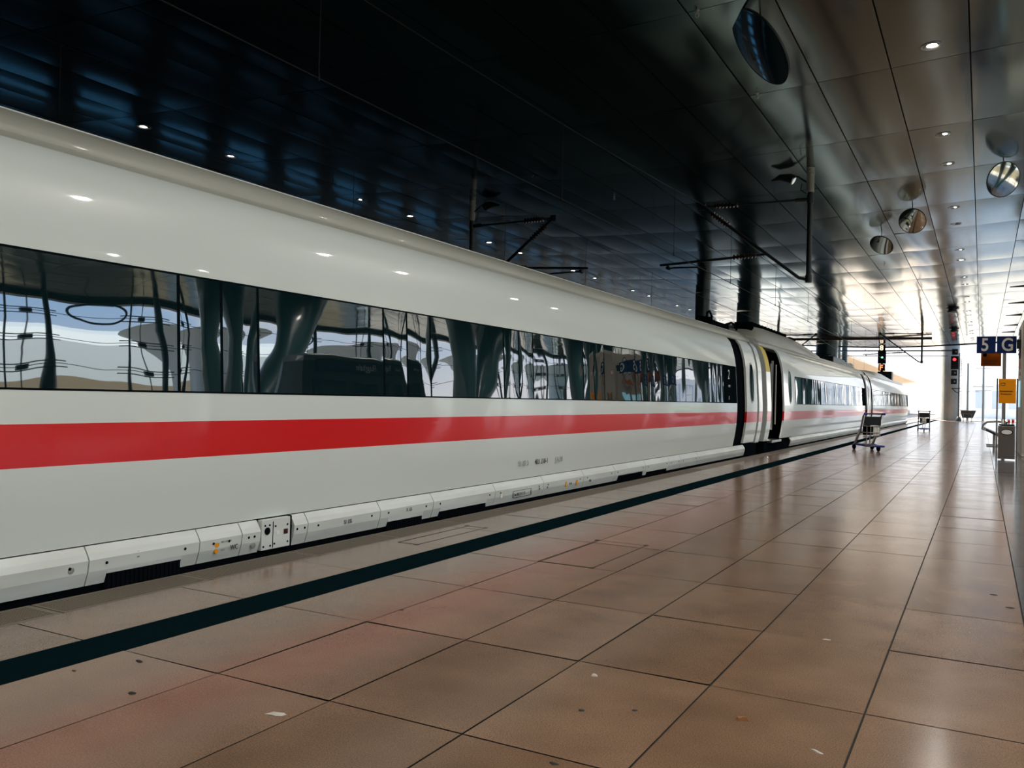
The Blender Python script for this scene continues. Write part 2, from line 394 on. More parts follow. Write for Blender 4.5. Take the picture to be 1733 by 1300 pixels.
def window_glass(y0, y1):
    # flat glass pane, leaning in with the side
    x0, x1 = near_x(1.275)+.004, near_x(2.093)+.004
    nU = max(3, int((y1-y0)/.25)); nV = 4; mb = MB(); base = 0
    for a in range(nU+1):
        for b_ in range(nV+1):
            u_, w_ = a/nU, b_/nV
            bow = .004*math.sin(math.pi*u_)*math.sin(math.pi*w_)
            mb.v.append((x0+(x1-x0)*w_+bow, y0+(y1-y0)*u_, 1.275+(2.093-1.275)*w_))
    for a in range(nU):
        for b_ in range(nV):
            k = a*(nV+1)+b_; mb.f.append([k, k+nV+1, k+nV+2, k+1]); mb.m.append(0)
    return mb
def oval(mb, cy, cz, ry, rz, off, thick=.012, n=28, m=0):
    pts = [(cy+ry*math.copysign(abs(math.cos(t_))**.8, math.cos(t_)), cz+rz*math.copysign(abs(math.sin(t_))**.9, math.sin(t_))) for t_ in [2*math.pi*k/n for k in range(n)]]
    i = len(mb.v); mb.v += [(near_x(z)+off, y, z) for y, z in pts]+[(near_x(z)+off-thick, y, z) for y, z in pts]
    mb.f.append([i+k for k in range(n)]); mb.m.append(m)
    for k in range(n): mb.f.append([i+k, i+(k+1) % n, i+n+(k+1) % n, i+n+k]); mb.m.append(m)
    return mb
def door_leaf(root, y0, y1, off, cy):
    d = MB()
    side_patch(d, y0, y1, .30, .80, off, 0, .05); side_patch(d, y0, y1, .80, 1.06, off, 1, .05); side_patch(d, y0, y1, 1.06, 2.80, off, 0, .05)
    d = d.build('door', [white, red], root, 35)
    oval(MB(), cy, 1.77, .21, .50, off+.006, .014).build('window_rim', steel2, d, 35)
    oval(MB(), cy, 1.77, .175, .455, off+.012, .014).build('window', glass, d, 35)
    return d
def skirt_profile(zb=.01, zt=.262):
    a = [(-5.045, zt), (-5.012, zt-.045), (-4.990, zt-.085), (-5.0, .10), (-5.03, zb)]
    return a+[(x-.03, z) for x, z in reversed(a)]
def skirt_panel(root, y0, y1, vent=None, holes=True):
    mb = MB(); g = .005
    if vent:
        va, vb, vz = vent
        mb.sweep(skirt_profile(), y0+g, va); mb.sweep(skirt_profile(), vb, y1-g)
        a = [(-5.045, .262), (-5.012, .217), (-4.990, .177), (-5.0, .10), (-5.007, vz)]
        mb.sweep(a+[(x-.03, z) for x, z in reversed(a)], va, vb)
    else: mb.sweep(skirt_profile(), y0+g, y1-g)
    p = mb.build('skirt_panel', skirt, root)
    if vent:
        v = MB().box(-5.05, -5.018, va, vb, -.10, vz)
        nl = int((vb-va)/.035)
        for k in range(nl): v.box(-5.02, -5.008, va+.01+k*.035, va+.022+k*.035, -.09, vz-.006)
        v.build('vent_grille', deep, p)
    if holes:
        for yy in (y0+.13, y1-.13):
            MB().lathe((-5.0, yy, .145), [(.010, -.01), (.010, .0095), (.001, .0095)], 10, 0, 'x').build('latch', black, p)
    return p
def train_car(y0, y1, label, door_lo=None, door_hi=None, first_win=None, skirts=None, wins=None):
    """y0,y1 ends of the body"""
    root = empty('train_car', (XC, y0, -.76)); tag(root, label, 'train car', 'white train cars')
    def put(mb, name, m, **k): return mb.build(name, m, None, **k)
    parts = []
    lo = y0; hi = y1
    blo = lo+(3.8 if door_lo else 0); bhi = hi-(2.62 if door_hi else 0)
    R = empty  # noqa
    class P:  # parent shim: parts are built in world space, parented keeping their place
        pass
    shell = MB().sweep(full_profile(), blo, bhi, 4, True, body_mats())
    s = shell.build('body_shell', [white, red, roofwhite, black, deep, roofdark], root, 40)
    MB().tube([(-5.575, lo+.05, 3.076), (-5.575, hi-.05, 3.076)], .007, 6).build('roof_edge_highlight', signwhite, root, 60)  # gutter edge, its highlight put into the white colour
    # roof continues over the ends, door pockets dark
    if bhi < hi:
        pz = [(x-.08, z) for x, z in NEAR if z < 2.5]+[(-5.18, 2.5), (-5.3, 2.8)]
        e1 = MB().sweep(pz+[(2*XC-x, z) for x, z in reversed(pz)], bhi, hi-.45, 0); e1.build('door_pocket', black, root, 40)
        side = [p for p in full_profile() if p[1] >= 2.80]
        MB().sweep(side, bhi, hi-.1, 0).build('roof_end', roofwhite, root, 40)
        door_leaf(root, hi-1.68, hi-.60, .0, hi-1.13)
        MB().sweep(full_profile(.27), hi-.40, hi, 0, True, body_mats()).build('end_frame', [white, red, roofwhite, black, deep, roofdark], root, 40)
    if blo > lo:
        pz = [(x-.55, z) for x, z in NEAR if z < 2.5]+[(-5.55, 2.8)]
        MB().sweep(pz+[(2*XC-x, z) for x, z in reversed(pz)], lo+.5, blo, 0).build('door_pocket', black, root, 40)
        side = [p for p in full_profile() if p[1] >= 2.80]
        MB().sweep(side, lo+.1, blo, 0).build('roof_end', roofwhite, root, 40)
        MB().sweep(full_profile(.27), lo, lo+.5, 0, True, body_mats()).build('end_frame', [white, red, roofwhite, black, deep, roofdark], root, 40)
        side_patch(MB(), lo+.01, lo+.49, 2.12, 2.82, .004, 0, .01).build('door_signal_strip', yellow, root, 40)
        # open doorway: rails, step, inside wall and its leaf slid aside
        dw = MB().box(-5.45, -5.40, lo+.52, lo+1.75, .35, 2.3); dw.build('vestibule_wall', black, root)
        for yy in (lo+.62, lo+1.30): MB().tube([(-5.02, yy, .70), (-5.02, yy, 2.35)], .022, 8).build('grab_rail', steel2, root, 60)
        MB().box(-5.13, -5.09, lo+1.18, lo+1.30, .55, 2.45).build('door_edge', innerm, root)
        MB().box(-5.35, -4.93, lo+.55, lo+1.78, .22, .28).build('door_step', steel, root)
        MB().lathe((-5.2, lo+1.05, .42), [(.001, -.03), (.06, -.03), (.06, .03), (.001, .03)], 16, 0, 'y').build('step_light', lampE, root)
        door_leaf(root, lo+1.85, lo+3.35, .075, lo+2.75)
        side_patch(MB(), lo+3.4, blo, .30, .80, .0, 0, .05).build('side_panel', white, root, 40)
        side_patch(MB(), lo+3.4, blo, .80, 1.06, .0, 0, .05).build('side_panel', red, root, 40)
        side_patch(MB(), lo+3.4, blo, 1.06, 2.82, .0, 0, .05).build('side_panel', white, root, 40)
    # window band and its panes
    wl = blo+(.12 if blo > lo else 0); wh = bhi-.02
    side_patch(MB(), wl, wh, 1.262, 2.108, .002, 0, .01).build('window_band', band, root)
    e = wins; k = 0
    while e[-1] < wh-.25:
        e.append(e[-1]+(1.56, .385, .385)[k % 3]); k += 1
    e = [x for x in e if wl+.05 < x < wh-1.15]
    ed = [wl+.03]+e+[wh-1.15]
    for a, b_ in zip(ed, ed[1:]):
        if b_-a > .15: window_glass(a+.014, b_-.014).build('window', glass, root, 60)
    # skirt
    if skirts is None:
        skirts = []; yy = lo+(3.5 if blo > lo else .1)
        while yy < bhi-1: skirts.append((yy, min(yy+2.3, bhi+.5), None)); yy += 2.3
    for (a, b_, v) in skirts: skirt_panel(root, a, b_, v, b_ < 30)
    MB().box(2*XC+5.04, -5.06, y0+.2, y1-.2, -.30, .262).build('underframe', deep, root)
    for yy in (y0+3.6, y1-3.6):
        for dy in (-1.25, 1.25):
            for xx in (XC-.75, XC+.75): MB().lathe((xx, yy+dy, -.32), [(.43, -.06), (.435, -.03), (.435, .06), (.2, .07), (.05, .07)], 20, 0, 'x').build('wheel', deep, root, 40)
    for ch in children(root): ch.matrix_parent_inverse = Matrix.Translation((-XC, -y0, .76))
    return root
sk1 = [(-4.5, -1.9, None), (-1.9, .7, (-1.6, .1, .07)), (.7, 3.56, None), (3.56, 4.45, (3.70, 4.30, .072)), (4.45, 4.86, None), (4.86, 5.06, None), (5.43, 5.60, None), (5.60, 6.60, None),
       (6.60, 7.50, (6.74, 7.33, .055)), (7.50, 8.80, (7.64, 8.62, .06)), (8.80, 10.07, None), (10.07, 11.36, None), (11.36, 12.55, None),
       (12.55, 13.95, (12.72, 13.85, .085)), (13.95, 15.2, (14.04, 15.12, .06)), (15.2, 15.9, None), (15.9, 17.0, None), (17.0, 20.9, None)]
car1 = train_car(-6.0, 22.55, 'nearest white train car with a red stripe, filling the left of the platform', None, True,
                 wins=[-5.5, -3.94, -3.55, -3.17, -1.61, -1.22, -.84, .72, 1.11, 1.49, 2.62-.0, 4.19, 4.58, 4.95, 6.56, 6.94, 7.35, 8.89, 9.27, 9.65, 11.21, 11.60, 11.98, 13.3, 13.86, 14.25, 14.95, 16.0, 17.62, 18.0, 18.4], skirts=sk1)
car2 = train_car(23.10, 47.35, 'second white train car, its door beside the gangway standing open', True, True, wins=[27.1, 28.7])
car3 = train_car(47.95, 72.2, 'farthest white train car, at the bright end of the hall', None, None, wins=[48.5, 50.1])
# gangway bellows belong to the car ahead
def bellows(root, ya, yb, y0):
    mb = MB(); n = 5
    for k in range(n):
        a = ya+(yb-ya)*k/n; s_ = .10 if k % 2 else .14
        pr = [(x-s_, z-.03) for x, z in NEAR]; mb.sweep(pr+[(2*XC-x, z) for x, z in reversed(pr[:-1])], a, ya+(yb-ya)*(k+1)/n)
    o = mb.build('gangway_bellows', black, root, 30); o.matrix_parent_inverse = Matrix.Translation((-XC, -y0, .76)); return o
bellows(car1, 22.55, 23.10, -6.0); bellows(car2, 47.35, 47.95, 23.1); bellows(car3, 72.2, 72.7, 47.95)
def part_of(o, root, y0): o.parent = root; o.matrix_parent_inverse = Matrix.Translation((-XC, -y0, .76)); return o
# connector box in the skirt of the nearest car
bx = MB().box(-5.04, -4.993, 5.065, 5.385, .02, .262); bx = bx.build('connector_box', skirt, None, bevel=.004); part_of(bx, car1, -6)
mb = MB().box(-5.0, -4.991, 5.185, 5.192, .03, .24); part_of(mb.build('box_gap', black), car1, -6)
mb = MB().lathe((-4.992, 5.125, .17), [(.03, 0), (.03, .004), (.02, .006), (.001, .007)], 18, 0, 'x'); part_of(mb.build('socket', black), car1, -6)
for yy, zz in ((5.10, .215), (5.15, .215), (5.085, .05), (5.16, .05), (5.215, .20), (5.35, .20), (5.205, .06), (5.355, .06)): part_of(MB().lathe((-4.992, yy, zz), [(.008, 0), (.008, .004), (.001, .004)], 8, 0, 'x').build('bolt', black), car1, -6)
part_of(MB().box(-4.993, -4.989, 5.31, 5.355, .125, .165).build('indicator_window', mat('dark_red', (.05, .008, .01), .3)), car1, -6)
part_of(MB().box(-4.993, -4.989, 5.225, 5.262, .125, .158).build('indicator_window', signwhite), car1, -6)
part_of(MB().box(-5.06, -5.02, 5.385, 5.43, .0, .262).build('skirt_gap', black), car1, -6)
for yy, zz in ((3.44, .135), (3.93, .165), (4.98, .075)):
    part_of(MB().lathe((-5.0, yy, zz), [(.022, 0), (.022, .006), (.015, .007), (.001, .007)], 16, 0, 'x').build('skirt_lock', steel2), car1, -6)
for yy, zz, r_ in ((4.615, .135, .022), (4.61, .085, .018)):
    part_of(MB().lathe((-4.997, yy, zz), [(r_, -.01), (r_, .003), (.001, .003)], 16, 0, 'x').build('fluid_mark', amber), car1, -6)
def letters(s, size, y, z, m, off=.004, xs=.8, root=car1, y0=-6, x=None, name='lettering'):
    xx = (near_x(z) if x is None else x)+off
    o = text_obj(name, s, size, onside(xx, y, z), m, None, xs=xs, ext=.001); return part_of(o, root, y0)
letters('93 80 5', .115, 9.36, .432, greytext, .012, .82)
letters('403 218-1', .115, 9.82, .432, blacktext, .012, .80, bold=.001) if False else letters('403 218-1', .115, 9.82, .432, blacktext, .012, .80)
letters('D-DB', .115, 10.42, .432, greytext, .012, .82)
part_of(MB().box(near_x(.43)+.003, near_x(.43)+.012, 10.42, 10.50, .415, .420).build('underline', greytext), car1, -6)
letters('WC', .055, 4.745, .075, blacktext, x=-4.998)
letters('S1 LSS', .052, 6.07, .115, blacktext, x=-4.996)
letters('S1 LSS', .045, 7.02, .130, blacktext, x=-4.996)
letters('400 l 17/0/700', .022, 4.65, .14, greytext, x=-4.996); letters('400 l', .022, 4.65, .08, greytext, x=-4.996)
letters('Bw MRD 24 11 23', .052, 9.27, .075, blacktext, x=-4.996, xs=.72)
fr = MB()
for a, b_, c_, d_ in ((9.24, 9.72, .055, .059), (9.24, 9.72, .135, .139), (9.24, 9.246, .055, .139), (9.714, 9.72, .055, .139)): fr.box(-5.0, -4.993, a, b_, c_, d_)
part_of(fr.build('lettering_frame', blacktext), car1, -6)
letters('LSS', .035, 9.93, .10, blacktext, x=-4.996); letters('LSS', .035, 10.16, .10, blacktext, x=-4.996)
part_of(MB().box(-4.999, -4.992, 8.93, 8.97, .085, .135).build('white_label', signwhite), car1, -6)
letters('-R-H-', .05, 10.86, .09, blacktext, x=-4.996)
for a in (10.74, 11.10): part_of(MB().box(-4.999, -4.993, a, a+.05, .07, .14).build('orange_label', amber), car1, -6)
letters('KBA', .05, 11.55, .08, blacktext, x=-4.996)
letters('2', .30, 19.12, 1.80, signwhite, .012, .95)
letters('BORD', .07, 19.14, 1.62, signwhite, .012, .9); letters('II', .12, 19.14, 1.34, signwhite, .012, .9)

# roof gear
def roofkit(root, y0, items):
    for name, mbk, m in items: part_of(mbk.build(name, m, None, 40), root, y0)
g = MB(); random.seed(3)
for k in range(9):
    a = 20.4+k*.2; g.tube([(-5.75, a, 3.12), (-5.8, a+.06, 3.30-.02*k), (-6.1, a+.12, 3.34-.02*k), (-6.2, a+.1, 3.14)], .035, 7)
g.tube([(-5.9, 20.5, 3.2), (-5.9, 20.62, 3.46), (-5.9, 20.8, 3.50), (-5.9, 20.98, 3.42), (-5.9, 21.02, 3.2)], .028, 8)
g.box(-6.2, -5.75, 20.5, 22.1, 3.10, 3.26)
roofkit(car1, -6, [('roof_coupling_gear', g, black)])
g2 = MB().lathe((-5.95, 22.2, 3.12), [(.10, 0), (.13, .05), (.08, .08), (.12, .12), (.06, .17)], 14); part_of(g2.build('roof_insulator', signwhite, None, 40), car1, -6)
part_of(MB().tube([(-5.9, 22.2, 3.28), (-5.8, 22.5, 3.36), (-5.8, 22.9, 3.34), (-5.8, 23.06, 3.22)], .03, 8).build('roof_cable', black, None, 60), car1, -6)
# long roof fairing on second car, with a dark opening
def fairing(root, y0, ya, yb, h, cutout=None):
    n = 14; rows = []
    mb = MB()
    for k in range(n+1):
        t_ = k/n; y = ya+(yb-ya)*t_; hh = h*(min(1, t_*12)**.5)*(min(1, (1-t_)*2.2)**.5)
        pr = [(-5.40, 2.97), (-5.46, 3.02+hh*.45), (-5.62, 3.07+hh*.85), (-5.95, 3.10+hh), (-6.425, 3.12+hh*1.03)]
        pr += [(2*XC-x, z) for x, z in reversed(pr[:-1])]
        rows.append([(x, y, z) for x, z in pr])
    i = 0
    for r0 in rows: mb.v += r0
    m_ = len(rows[0])
    for k in range(n):
        for j in range(m_-1): mb.f.append([k*m_+j, (k+1)*m_+j, (k+1)*m_+j+1, k*m_+j+1]); mb.m.append(0)
    mb.f.append(list(range(m_))); mb.m.append(0)
    part_of(mb.build('roof_fairing', roofwhite, None, 40), root, y0)
fairing(car2, 23.1, 23.9, 34.8, .42)
part_of(MB().box(-6.9, -5.66, 29.6, 30.6, 3.2, 3.50).build('roof_opening', black), car2, 23.1)
for k in range(12): part_of(MB().box(-6.2, -5.70, 24.4+k*.42, 24.6+k*.42, 3.3, 3.555).build('roof_bolt', black), car2, 23.1)
part_of(MB().tube([(-5.36, 23.6, 2.93), (-5.36, 35, 2.93)], .018, 8).build('rain_gutter', steel2, None, 60), car2, 23.1)
g = MB().box(-6.9, -5.80, 40.2, 43.8, 3.12, 3.42).box(-6.9, -5.85, 44.6, 46.4, 3.12, 3.36)
part_of(g.build('roof_equipment_box', dark, None, None, .04), car2, 23.1)
for yy in (44.2, 46.8): part_of(MB().lathe((-5.95, yy, 3.10), [(.16, 0), (.22, .08), (.12, .14), (.18, .2), (.05, .3)], 14).build('roof_insulator', signwhite, None, 40), car2, 23.1)
fairing(car3, 47.95, 53.0, 64.0, .22)
part_of(MB().box(-6.7, -5.75, 67.6, 68.8, 3.1, 3.75).build('roof_antenna_box', dark, None, None, .03), car3, 47.95)

# ================================================================== CEILING FITTINGS
def downlight(x, y, on=True, rot=0., power=1.):
    z = zc(x)-.012
    root = empty('downlight', (x, y, z), rot)
    MB().lathe((0, 0, 0), [(.16, .03), (.16, -.006), (.135, -.010), (.115, .0), (.10, .04), (.001, .045)], 20).build('trim_ring', steel2, root, 30)
    MB().lathe((0, 0, 0), [(.095, .015), (.095, .012), (.07, .004), (.001, .003)], 16).build('lamp', lampE if on else lampOff, root, 30)
    if on:
        ld = bpy.data.lights.new('downlight_beam', 'SPOT'); ld.energy = LAMP_POWER*power; ld.spot_size = math.radians(150); ld.spot_blend = .8; ld.shadow_soft_size = .09; ld.color = (1, .955, .88)
        lo_ = bpy.data.objects.new('downlight_beam', ld); C.objects.link(lo_); lo_.parent = root; lo_.location = (0, 0, -.04)
    return root
ords = ['nearest', 'second', 'third', 'fourth', 'fifth', 'sixth', 'seventh', 'eighth', 'ninth', 'tenth', 'eleventh', 'twelfth', 'thirteenth', 'fourteenth', 'fifteenth', 'sixteenth', 'seventeenth', 'eighteenth', 'nineteenth', 'twentieth', 'twenty-first', 'twenty-second', 'twenty-third', 'twenty-fourth', 'twenty-fifth', 'twenty-sixth', 'twenty-seventh']
def lamp_row(x, ys_, side, off=(), power=1.):
    for k, y in enumerate(ys_):
        d = downlight(x, y, k not in off, 0., power)
        tag(d, f'{"unlit" if k in off else "lit"} downlight, {ords[k]} in the row {side}', 'downlight', 'downlights in the metal ceiling')
yr = sorted([15.31+7.652*k for k in range(0, 10)]+[12.77+7.652*k for k in range(1, 10)])
lamp_row(-.82, yr, 'above the platform', off=(4,), power=.50)
yb = sorted([12.77-7.652*k for k in range(0, 4)]+[15.31-7.652*k for k in range(1, 4)], reverse=True)
lamp_row(-.82, yb, 'added above the platform, behind the nearest visible one', power=.50)  # unseen lamps added to light the near floor
lamp_row(6.4, yb[::-1]+yr, 'added at the glazed side, out of the picture', power=1.45)  # unseen row added to light the train side
yl = sorted([15.31+7.652*k for k in range(0, 8)]+[12.77+7.652*k for k in range(0, 8)])
lamp_row(-16.48, yl, 'beyond the train', power=.03)

def hanging_mirror(x, y, z, rad, n, label):
    root = empty('ceiling_mirror', (x, y, z)); q = Vector(n).normalized().to_track_quat('Z', 'Y').to_matrix().to_4x4()
    a = MB().lathe((0, 0, 0), [(rad, -.012), (rad, .006), (rad*.97, .012), (.001, .016)], 48); o = a.build('mirror_disc', mirror, root, 40); o.matrix_local = q
    a = MB().lathe((0, 0, 0), [(rad+.012, -.02), (rad+.012, .010), (rad-.004, .012), (rad-.004, -.02)], 48); o = a.build('disc_rim', dark, root, 40); o.matrix_local = q
    tp = zc(x)-z
    MB().tube([(0, 0, tp), (0, 0, .02)], .012, 8).build('hanger_rod', dark, root, 60)
    return tag(root, label, 'mirror', 'round mirrors hung under the ceiling')
def facing(x, y, z, ratio, dx, dy):
    v = (EYE-Vector((x, y, z))).normalized(); r_ = _u.cross(v) ; u_ = U_
    s_ = math.sqrt(max(0, 1-ratio**2)); d = (R_*dx+U_*dy); d = (d-v*d.dot(v)).normalized()
    return v*ratio+d*s_
for x, y, z, rad, ra, dx, dy, lb in (
        (-2.97, 12.84, 6.56, .62, .42, -.80, -.60, 'large tilted round mirror under the ceiling nearest the camera'),
        (.36, 23.47, 6.75, .41, .80, 1, -.15, 'upright round mirror at the right edge of the ceiling'),
        (-1.84, 27.12, 6.62, .36, .93, -.6, -.8, 'small round mirror with a dark bar across, right of the catenary mast'),
        (-2.98, 30.53, 6.56, .37, .70, -.55, -.85, 'smallest and farthest round mirror under the ceiling')):
    n_ = facing(x, y, z, ra, dx, dy); hanging_mirror(x, y, z, rad, n_, lb)
for x, y, lb in ((-3.72, 12.13, 'tiny steel sprinkler head in the ceiling left of the large mirror'), (-3.72, 15.91, 'tiny steel sprinkler head in the ceiling below the large mirror'), (-8.94, 21.94, 'tiny pale sprinkler head on the dark ceiling left of the catenary arm'),
                 (-14.03, 37.8, 'tiny pale sprinkler head on the dark ceiling just above the train roof'), (-3.52, 37.3, 'tiny sprinkler head in the ceiling below the farthest round mirror')):
    z = zc(x); root = empty('sprinkler', (x, y, z))
    MB().lathe((0, 0, 0), [(.035, 0), (.035, -.01), (.012, -.015), (.012, -.05), (.03, -.052), (.03, -.056), (.001, -.058)], 12).build('sprinkler_body', steel, root, 40)
    MB().tube([(-.02, 0, -.05), (-.025, 0, -.09), (0, 0, -.12), (.025, 0, -.09), (.02, 0, -.05)], .006, 6).build('deflector_frame', steel, root, 60)
    tag(root, lb, 'sprinkler', 'sprinkler heads in the ceiling')
for k, (x, y) in enumerate(((1.55, 48.4), (1.66, 56), (1.69, 63.4), (1.72, 71), (1.72, 77.5))):
    o = MB().box(x-.45, x+.45, y-.09, y+.09, zc(x)-.05, zc(x)+.02).build('ceiling_slot', dark, bevel=.01)
    tag(o, f'{ords[k]} short dark slot in the bright ceiling at right, counted from the camera', 'air slot', 'dark slots in the right of the ceiling')
for x, y, lb in ((-1.6, 56.2, 'black dome fitting on the ceiling in front of the end column'), (-1.88, 70.9, 'farther black dome fitting on the ceiling close to the end column')):
    root = empty('ceiling_speaker', (x, y, zc(x)))
    MB().lathe((0, 0, 0), [(.34, 0), (.34, -.05), (.22, -.08), (.22, -.18), (.28, -.20), (.28, -.28), (.001, -.30)], 24).build('housing', dark, root, 40)
    MB().lathe((0, 0, 0), [(.29, -.22), (.29, -.26), (.24, -.26)], 24).build('ring', steel2, root, 40)
    tag(root, lb, 'ceiling fitting')

# ================================================================== CATENARY
def insulator(mb, a, b_, r=.075, n=7, core=.035):
    a, b_ = Vector(a), Vector(b_); pts = []; rs = []
    for k in range(n):
        for t_, rr in ((.05, core), (.3, r), (.45, r), (.7, core)):
            pts.append(a.lerp(b_, (k+t_)/n)); rs.append(rr)
    mb.tube(pts, rs, 12)
def cantilever(y, xm, s, label, floodlight, zb=4.22):
    """s=-1: arm reaches toward -x"""
    root = empty('catenary_mast', (xm, y, zc(xm))); Z0 = zc(xm)
    def L(dx, z, dy=0): return (s*dx, dy, z-Z0)
    MB().tube([L(0, Z0-.3), L(0, zb)], .062, 16).build('mast_tube', dark, root, 60)
    MB().lathe((0, 0, 0), [(.10, -.012), (.10, -.03), (.088, -.04), (.088, -.12), (.10, -.125), (.10, -.16), (.088, -.165), (.088, -.60), (.001, -.60)], 20).build('mast_sleeve', sleevem, root, 40)
    a = MB(); a.tube([L(.06, 6.20), L(2.62, 6.24)], .026, 8); a.tube([L(.06, 6.20), L(.34, 6.21)], .05, 10); a.tube([L(.0, 6.12), L(.0, 6.30)], .08, 12)
    a.build('top_tube', dark, root, 50)
    a = MB(); insulator(a, L(1.72, 6.225), L(2.35, 6.235)); a.build('insulator', insul, root, 50)
    a = MB(); a.tube([L(.06, 4.28), L(.22, 4.32), L(2.66, 6.27)], .040, 10); a.tube([L(0, 4.20), L(0, 4.38)], .08, 12); a.box(*sorted((s*2.55, s*2.72)), -.03, .03, 6.16-Z0, 6.32-Z0); a.build('slanted_tube', dark, root, 50)
    a = MB(); insulator(a, L(1.95, 5.70), L(2.40, 6.06), .08, 7); a.build('insulator', insul, root, 50)
    a = MB(); a.tube([L(1.0, 4.94), L(3.72, 4.80)], .032, 10); a.build('registration_tube', dark, root, 50)
    a = MB(); insulator(a, L(1.25, 4.93), L(1.85, 4.90)); a.build('insulator', insul, root, 50)
    a = MB(); a.tube([L(3.50, 4.80), L(3.50, 4.70), L(3.35, 4.72), L(2.60, 4.70), L(2.50, 4.66), L(2.49, 4.61)], .022, 8); a.tube([L(3.5, 4.72, -.06), L(3.5, 4.72, .06)], .05, 8); a.build('steady_arm', dark, root, 50)
    if floodlight:
        a = MB(); a.tube([L(.08, 6.62), L(.3, 6.78), L(.42, 6.80)], .02, 8); a.tube([L(.1, 6.35), L(.22, 6.45), L(.2, 6.6)], .012, 6); a.build('lamp_bracket', dark, root, 60)
        a = MB(); a.tube([L(.92, 6.74), L(.72, 6.80), L(.48, 6.76), L(.40, 6.72)], [.02, .075, .11, .115], 14); a.build('floodlight', dark, root, 50)
        a = MB(); a.tube([L(.41, 6.70), L(.385, 6.685)], [.10, .09], 14); a.build('lamp_glass', mirror, root, 50)
    return tag(root, label, 'catenary mast', 'masts with cantilever arms for the overhead wires')
cantilever(21.47, -3.70, -1, 'nearest dark catenary mast hanging from the ceiling above the platform edge', True)
cantilever(21.3, -13.1, 1, 'dark catenary mast beyond the train, its arm reaching right over the far track', True)
cantilever(64.2, -3.62, -1, 'distant thin catenary mast near the bright end of the hall', False)
cantilever(64.2, -13.1, 1, 'distant catenary mast beyond the train roof', False)
def wires(x, label, sx):
    root = empty('overhead_line', (x, 0, 4.6)); X = 0
    posts = [-14.5, 21.45, 64.2, 107]
    MB().tube([(0, y, 0) for y in range(-14, 300, 10)], .009, 6).build('contact_wire', wirem, root, 60)
    pts = []
    for a, b_ in zip(posts, posts[1:]):
        for k in range(12):
            t_ = k/12; pts.append((0, a+(b_-a)*t_, 1.62-4*.52*t_*(1-t_)-.0))
    pts.append((0, 107, 1.62)); pts.append((0, 290, 1.3))
    MB().tube(pts, .008, 6).build('messenger_wire', wirem, root, 60)
    def mz(y):
        for a, b_ in zip(posts, posts[1:]):
            if a <= y <= b_: t_ = (y-a)/(b_-a); return 1.62-4*.52*t_*(1-t_)
    for y in (-6, .5, 6.92, 12.9, 18.84, 23.88, 29.8, 36, 42.5, 49, 55.5, 61.5, 70, 78, 86, 94):
        z = mz(y); MB().tube([(0, y, -.03), (0, y, 0), (0, y, .05), (0, y, .051), (0, y, z-.05), (0, y, z+.03)], [.012, .014, .012, .006, .006, .013], 6).build('dropper', wirem, root, 60)
    tag(root, label, 'overhead wire', 'overhead wires')
wires(-6.2, 'overhead wire with thin droppers running above the white train', 1)
wires(-10.6, 'overhead wire of the empty second track beyond the train', 1)

# ================================================================== PLATFORM OBJECTS
# sign cluster: 5 / G boxes on a steel post, dark end bracket toward the tower
root = empty('platform_sign', (.535, 27.56, 0))
def rel(mb, ox, oy, oz=0):
    mb.v = [(x-ox, y-oy, z-oz) for x, y, z in mb.v]; return mb
OX, OY = .535, 27.56
rel(MB().tube([(.535, 27.56, 0), (.535, 27.56, 3.0)], .038, 14), OX, OY).build('post', steel2, root, 60)
for a, b_, ch in ((-.16, .31, '5'), (.335, .81, 'G')):
    o = rel(MB().box(a, b_, 27.44, 27.53, 2.83, 3.30), OX, OY).build('sign_box', blue, root, None, .006)
    t = text_obj('sign_digit', ch, .50, onfront(a+.105-OX, 27.436-OY, 2.90), signwhite, o, xs=.80 if ch == '5' else .82, bold=.008)
rel(MB().box(.815, .92, 27.46, 27.56, 2.95, 3.21), OX, OY).build('bracket', dark, root)
tag(root, 'blue platform sign reading 5 G on a steel post', 'sign')
root = empty('smoking_area_sign', (.47, 28.2, 0))
o = rel(MB().box(-.05, .46, 28.18, 28.22, 2.50, 2.92), .47, 28.2).build('sign_panel', orange2, root, None, .004)
for s_, z in (('Raucherbereich', 2.63), ('Smoking area', 2.56)):
    text_obj('lettering', s_, .06, onfront(.0-.47, -.024, z), blacktext, o, xs=.95)
rel(MB().lathe((.05, 28.17, 2.82), [(.055, 0), (.055, .012), (.043, .012), (.043, 0)], 24, 0, 'y'), .47, 28.2).build('pictogram', blacktext, o, 40)
MB().tube([(.06, 0, 0), (.06, 0, 2.95)], .035, 12).build('post', steel2, root, 60)
tag(root, 'dark orange smoking area sign partly hidden under the blue 5 G sign', 'sign')
